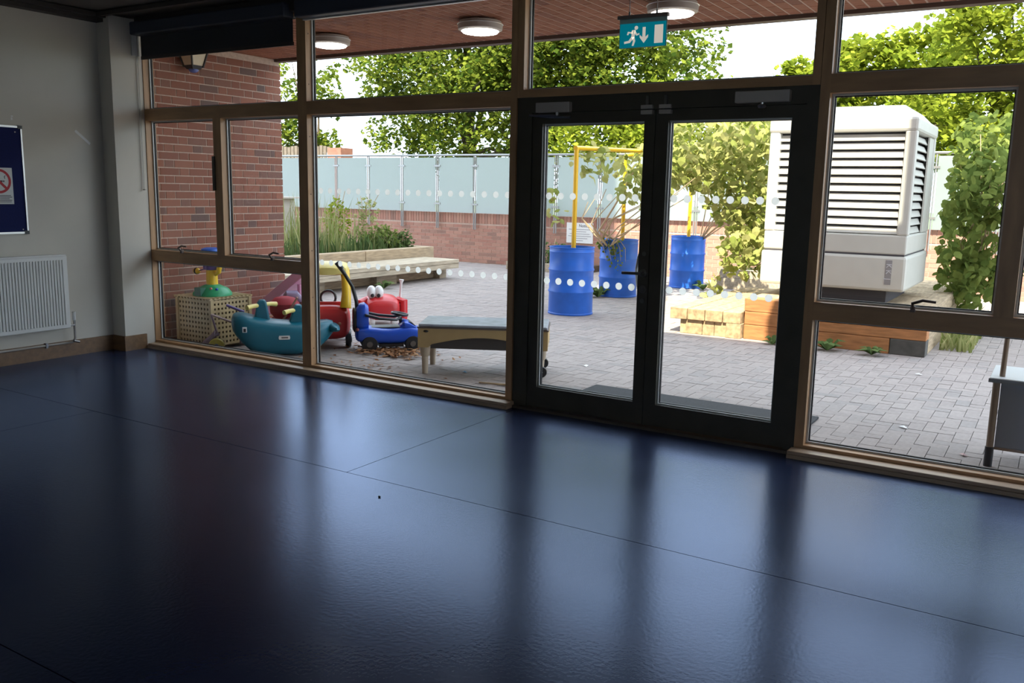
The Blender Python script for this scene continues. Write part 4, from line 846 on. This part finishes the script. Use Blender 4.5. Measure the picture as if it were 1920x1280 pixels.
# whale rocker: local +x towards the tail, nose at -x
wa = math.radians(47); wc = (-6.215, .715, G); w_ = T_(wc, wa)
t = empty('whale_rocker', wc, 'teal plastic whale rocker with two yellow handle bars behind the left pane', 'toy', wa)
w_().loft([(-.475, .06, .28, .345), (-.465, .11, .235, .375), (-.44, .15, .19, .392), (-.38, .18, .115, .395), (-.31, .195, .045, .375), (-.25, .20, .01, .36), (-.10, .205, .0, .325), (.10, .205, .0, .305), (.24, .195, .02, .305), (.33, .17, .07, .31), (.40, .12, .13, .315), (.45, .06, .19, .305)], 28, 3.4).build('body', TEAL, t, smooth=True)
for xx, hh in ((-.20, .515), (.13, .465)):
    p = w_().prism([(xx-.105, .25), (xx+.10, .25), (xx+.07, .33), (xx+.045, hh-.03), (xx+.03, hh), (xx-.025, hh), (xx-.045, hh-.03), (xx-.07, .35)], -.055, .055).build('handle_post', TEAL, t, bev=.014)
    w_().tube([(xx-.13, -.13, hh-.060), (xx-.08, -.085, hh-.05), (xx+.08, .085, hh-.05), (xx+.13, .13, hh-.060)], [.024, .020, .020, .024], 12).build('handle_bar', TOYLEM, p, smooth=True)
w_().loft([(.38, .05, .20, .30), (.44, .14, .20, .29), (.48, .17, .205, .275), (.505, .15, .21, .26), (.515, .08, .22, .25)], 16, 2.4).build('tail_fin', TEAL, t, smooth=True)
w_().b(-.375, -.335, -.192, -.183, .235, .285).build('eye_white', WHITE, t); w_().b(-.366, -.344, -.1945, -.1921, .240, .272).build('eye_pupil', BLACK, t)
w_().prism([(-.05, .165), (.045, .165), (.05, .18), (.045, .20), (-.05, .20), (-.055, .18)], -.2105, -.203).build('logo_plate', WHITE, t); w_().b(-.03, .03, -.2115, -.2106, .176, .19).build('logo_text', HND, t)
# ride-on coupe, seen from behind
ca = math.radians(-47); cc = (-6.27, 1.37, G); c_ = T_(cc, ca)   # local +x points towards the viewer's right front
t = empty('toy_coupe', cc, 'red toddler coupe car with a yellow roof between the whale and the blue car', 'toy car', ca)
c_().loft([(-.36, .14, .14, .30), (-.33, .19, .09, .36), (-.22, .215, .08, .40), (-.05, .22, .07, .41), (.15, .22, .07, .42), (.28, .215, .08, .43), (.335, .19, .12, .40), (.35, .14, .16, .34)], 24, 3.6).build('body', TOYRED, t, smooth=True, sub=1)
for sx in (-1, 1):
    for sy in (-1, 1):
        w0 = c_().wheel((sx*.22, sy*.195, .085), .085, .055).build('wheel', BLACK, t, smooth=True); c_().wheel((sx*.22, sy*.225, .085), .04, .012, 12).build('hub', WHITE, w0)
for sy in (-1, 1):
    c_().tube([(.30, sy*.17, .40), (.27, sy*.18, .55), (.20, sy*.175, .68), (.10, sy*.165, .76)], [.055, .044, .042, .048], 12).build('rear_pillar', TOYYEL, t, smooth=True)
    c_().tube([(-.14, sy*.18, .40), (-.10, sy*.18, .58), (-.04, sy*.17, .76)], [.04, .03, .036], 12).build('front_pillar', TOYLEM, t, smooth=True)
c_().loft([(-.16, .10, .75, .80), (-.13, .18, .73, .82), (.0, .205, .73, .84), (.14, .205, .72, .835), (.22, .18, .715, .81), (.25, .10, .72, .79)], 20, 3.2).build('roof', TOYLEM, t, smooth=True)
c_().ell((.33, .11, .25), (.03, .022, .022)).build('fuel_cap', mat('coral_cap', (.55, .22, .16), .4), t, smooth=True); c_().tube([(.16, -.13, .42), (.16, .13, .42)], .03, 10).build('seat_back', TOYRED, t, smooth=True)
c_().tube([(-.05+.0, .075*math.cos(k*PI/8), .46+.075*math.sin(k*PI/8)) for k in range(17)], .012, 8).build('steering_wheel', BLACK, t, smooth=True)
c_().prism([(0, 0)]*3, 0, 0) if False else None
c_().ell((.315, .172, .47), (.012, .022, .018)).build('logo_badge', WHITE, t)
# blue push car: local +x forward
ba = math.radians(46); bc = (-5.56, 1.50, G); b_ = T_(bc, ba)
t = empty('blue_push_car', bc, 'blue ride-on push car with a long black push handle', 'toy car', ba)
b_().loft([(-.35, .09, .12, .20), (-.34, .13, .09, .23), (-.25, .145, .075, .245), (-.10, .145, .07, .225), (.05, .145, .07, .22), (.15, .145, .075, .25), (.24, .14, .08, .235), (.315, .125, .085, .21), (.345, .09, .09, .18)], 24, 3.6).build('body', TOYBLUE, t, smooth=True, sub=1)
b_().b(-.20, .10, -.085, .085, .215, .235).build('seat', BLACK, t, bev=.008)
b_().loft([(-.34, .10, .21, .42), (-.30, .12, .20, .46), (-.26, .12, .20, .47), (-.225, .10, .21, .44)], 16, 3.4).build('backrest', TOYBLUE, t, smooth=True); b_().loft([(-.372, .075, .20, .40), (-.36, .09, .18, .42), (-.335, .09, .18, .42)], 14, 3.2).build('backrest_shell', BLACK, t, smooth=True)
b_().loft([(.08, .09, .21, .25), (.12, .12, .20, .30), (.17, .12, .20, .285), (.24, .11, .20, .235)], 16, 3.2).build('dash', TOYBLUE, t, smooth=True)
b_().prism([(.165, .285), (.19, .28), (.235, .24), (.205, .24)], -.095, .095).build('windscreen', mat('smoke_plastic', (.04, .045, .06), .2), t)
b_().tube([(.10, 0, .25), (.085, 0, .345)], .018, 8).build('steering_column', BLACK, t); b_().at(bc, ba)
b_().tube([(.085+.03*math.cos(k*PI/8)+.045*math.cos(k*PI/8), .085*math.sin(k*PI/8), .352-.012*math.cos(k*PI/8)) for k in range(17)], .013, 8).tube([(.02, 0, .355), (.15, 0, .345)], .012, 6).build('steering_wheel', BLACK, t, smooth=True)
for sx in (-.22, .20):
    for sy in (-1, 1): w0 = b_().wheel((sx, sy*.125, .075), .078, .045).build('wheel', BLACK, t, smooth=True); b_().wheel((sx, sy*.149, .075), .03, .006, 12).build('hub', HND, w0)
b_().tube([(-.33, 0, .40), (-.335, 0, .48), (-.37, 0, .62), (-.44, 0, .74), (-.50, 0, .83)], [.02, .019, .018, .018, .022], 10).build('push_handle', BLACK, t, smooth=True); b_().tube([(-.47, 0, .795), (-.52, 0, .86)], .026, 10).build('handle_grip', BLACK, t, smooth=True)
for sy in (-1, 1): b_().tube([(-.26, sy*.12, .36), (-.12, sy*.135, .325), (.04, sy*.12, .31), (.09, sy*.06, .325)], .014, 8).build('safety_bar', BLACK, t, smooth=True)
for sy in (-1, 1): b_().ell((.325, sy*.085, .165), (.022, .022, .018)).build('headlamp', WHITE, t, smooth=True)
b_().b(-.13, .11, -.13, .13, .045, .075).build('sill', BLACK, t); b_().b(.28, .352, -.11, .11, .06, .095).build('bumper', TOYBLUE, t, bev=.01); b_().ell((-.335, -.10, .215), (.02, .03, .018)).build('tail_lamp', mat('smoky_red', (.18, .05, .06), .3), t)
# red toy with eyes
ra = math.radians(-43); rc = (-6.72, 2.72, G); r__ = T_(rc, ra)
t = empty('googly_eyed_toy', rc, 'red plastic ride-on toy with big white goggle eyes behind the blue car', 'toy', ra)
r__().loft([(-.25, .14, .10, .28), (-.22, .19, .07, .33), (-.05, .21, .06, .36), (.12, .21, .06, .34), (.22, .19, .07, .30), (.25, .14, .10, .24)], 22, 3).build('body', TOYRED, t, smooth=True, sub=1)
for sy in (-1, 1): 
    e = r__().ell((.10, sy*.043-.08, .385), (.055, .055, .078)).build('eye_white', WHITE, t, smooth=True); r__().ell((.148, sy*.036-.08, .352), (.012, .021, .024)).build('eye_pupil', BLACK, e, smooth=True)
for sy in (-1, 1): r__().tube([(.05, sy*.18, .28), (.10, sy*.25, .27), (.14, sy*.245, .12), (.15, sy*.24, .03)], [.05, .05, .045, .04], 10).build('leg_arm', TOYRED, t, smooth=True)
for sy in (-1, 1): r__().wheel((.16, sy*.12, .06), .06, .05).build('wheel', WHITE, t, smooth=True)
r__().tube([(0, .22, .28), (0, .235, .47), (0, .24, .52)], [.016, .014, .03], 10).build('white_post', WHITE, t, smooth=True)
# pink slide
t = empty('pink_slide', (-7.05, 1.45, G), 'pink toddler slide leaning beside the brick wing wall', 'slide')
sl = math.atan2(.50, .62); d_ = MB(); d_.m = Matrix.Translation((-7.38, 1.48, .10)) @ Matrix.Rotation(.35, 4, 'Z') @ Matrix.Rotation(-sl, 4, 'Y')
def SB(): q = MB(); q.m = d_.m.copy(); return q
SB().b(0, .85, -.19, .19, 0, .02).build('chute', TOYPINK, t, bev=.006); SB().b(0, .85, -.22, -.191, -.01, .09).build('side_rail', TOYPINK, t, bev=.008); SB().b(0, .85, .191, .22, -.01, .09).build('side_rail', TOYPINK, t, bev=.008)
SB().b(.84, .88, -.22, .22, -.02, .10).build('top_bar', MAUVE, t, bev=.008)
MB().tube([(-6.92, 1.86, .50), (-6.92, 1.86, G)], .025, 8).build('leg', TOYPINK, t, smooth=True); MB().tube([(-6.90, 1.60, .48), (-6.90, 1.60, G)], .025, 8).build('leg', TOYPINK, t, smooth=True); MB().tube([(-7.36, 1.48, .10), (-7.36, 1.48, G)], .02, 8).build('foot', TOYPINK, t)
# black toy truck, pink pushchair and the odds and ends
ka = math.radians(50); kc = (-6.765, 1.375, G); k_ = T_(kc, ka)
t = empty('black_toy_truck', kc, 'black and lilac toy truck half hidden behind the timber mullion', 'toy car', ka)
k_().loft([(-.15, .05, .10, .34), (-.14, .08, .07, .38), (0, .085, .06, .38), (.13, .08, .07, .37), (.15, .05, .10, .32)], 20, 4).build('body', mat('black_gloss', (.01, .011, .018), .3), t, smooth=True)
k_().loft([(-.10, .05, .38, .46), (-.07, .075, .375, .50), (.04, .075, .375, .50), (.08, .05, .375, .45)], 16, 4).build('cab', mat('lilac_plastic', (.30, .26, .42), .4), t, smooth=True); k_().ell((.04, -.088, .28), (.045, .006, .022)).build('oval_badge', WHITE, t)
for sx in (-.10, .10):
    for sy in (-1, 1): k_().wheel((sx, sy*.075, .06), .06, .035).build('wheel', BLACK, t, smooth=True)
pc = (-6.66, 1.15, G); t = empty('toy_pushchair', pc, 'red and pink toy pushchair behind the whale rocker', 'toy pushchair', .3); p_ = T_(pc, .3)
p_().lathe([(.02, .22), (.09, .24), (.145, .31), (.15, .40), (.10, .455), (.04, .47)], 22).build('hood', mat('coral_red_fabric', (.45, .03, .05), .7), t, smooth=True); p_().loft([(-.12, .08, .16, .26), (0, .11, .14, .28), (.12, .08, .18, .28)], 16).build('seat', TOYPINK, t, smooth=True)
for sy in (-1, 1): p_().tube([(-.06, sy*.10, .0), (.02, sy*.10, .22), (.20, sy*.10, .48)], .011, 8).build('frame_bar', mat('salmon_bar', (.60, .36, .27), .5), t, smooth=True)
for sx in (-.1, .12):
    for sy in (-1, 1): p_().wheel((sx, sy*.11, .05), .05, .025, 14).build('wheel', TOYYEL, t, smooth=True)
mc = (-6.80, .28, G); t = empty('toy_trolley', mc, 'jumbled mauve toy trolley with a yellow wheel at the whale nose', 'toy', .7); m_ = T_((-6.74, .335, G), .75)
m_().wheel((0.02, -.06, .072), .075, .05).build('yellow_wheel', mat('olive_yellow', (.42, .36, .06), .5), t, smooth=True); m_().wheel((.02, -.092, .072), .026, .014, 12).build('blue_hub', TOYBLUE, t)
m_().loft([(-.16, .03, .02, .07), (-.10, .05, .02, .12), (-.04, .05, .05, .17), (0, .03, .14, .22)], 10).build('fabric_bundle', MAUVE, t, smooth=True)
for q in range(4): m_().tube([(-.15+.03*q, -.02, .04+.03*q), (-.05+.03*q, .0, .09+.03*q)], .014, 7).build('rod', MAUVE, t)
m_().tube([(-.03, .03, .36), (.16, .05, .28)], .011, 8).build('pale_rod', mat('pale_pink_rod', (.45, .33, .31), .5), t, smooth=True); m_().tube([(.02, .05, .15), (-.03, .03, .36)], .010, 8).build('upright', MAUVE, t, smooth=True); m_().tube([(.10, .10, .44), (.26, .12, .37)], .013, 8).build('purple_grip', TOYPUR, t, smooth=True); m_().tube([(.24, .12, .38), (.22, .10, .06)], .011, 8).build('upright', MAUVE, t, smooth=True)

# ------------------------------------------------------------------ litter
vs, fs = [], []
for _ in range(420):
    x, y = random.gauss(-5.42, .22), random.gauss(1.32, .13); s = U(.02, .05); a = U(0, 6.28); z = G+U(.003, .03); k = len(vs)
    if y < .3: continue
    vs += [(x-s*math.cos(a), y-s*math.sin(a), z), (x-s*.4*math.sin(a), y+s*.4*math.cos(a), z+U(0, .012)), (x+s*math.cos(a), y+s*math.sin(a), z+U(0, .02)), (x+s*.4*math.sin(a), y-s*.4*math.cos(a), z+U(0, .012))]; fs.append((k, k+1, k+2, k+3))
for _ in range(70):
    x, y = random.gauss(-5.2, .35), random.gauss(.62, .12); s = U(.015, .035); a = U(0, 6.28); z = G+U(.003, .012); k = len(vs)
    if y < .3: continue
    vs += [(x-s*math.cos(a), y-s*math.sin(a), z), (x-s*.4*math.sin(a), y+s*.4*math.cos(a), z+.006), (x+s*math.cos(a), y+s*math.sin(a), z+.004), (x+s*.4*math.sin(a), y-s*.4*math.cos(a), z+.006)]; fs.append((k, k+1, k+2, k+3))
tag(mesh_obj('dead_leaves', vs, fs, DEADLEAF, None), 'drift of brown dead leaves on the paving by the blue car', 'leaves', kind='stuff')
tag(MB().tube([(-3.98, .72, G+.008), (-3.86, .73, G+.012), (-3.76, .76, G+.01), (-3.70, .74, G+.014)], [.006, .008, .01, .005], 6).build('twig', STEMM), 'dead twig lying on the paving under the table', 'twig')
for x, y, m, lb in ((-4.32, 1.0, mat('blue_scrap', (.20, .38, .55), .6), 'pale blue scrap of litter on the paving under the table'), (-3.6, 1.9, WHITE, 'white fleck of litter on the paving left of the mat'), (-.82, 1.30, WHITE, 'white fleck of litter on the paving outside the right window'), (-.40, .80, mat('pink_scrap', (.55, .35, .33), .6), 'pink crumpled scrap near the wash stand foot'), (-1.0, 3.4, WHITE, 'white fleck of litter right of the platform corner')):
    tag(MB().at((x, y, G+.004), rz=U(0, 3)).add([(-.03, -.012, 0), (.025, -.018, .004), (.032, .012, .001), (-.02, .016, .006), (0, 0, .014)], [(0, 1, 4), (1, 2, 4), (2, 3, 4), (3, 0, 4), (3, 2, 1, 0)]).build('litter_scrap', m), lb, 'litter')
for x, y in ((-2.75, -1.98), ):
    tag(MB().ell((x, y, .004), (.008, .006, .004), 8, 6).build('floor_crumb', BLACK), 'tiny dark crumb lying on the blue vinyl floor', 'crumb')
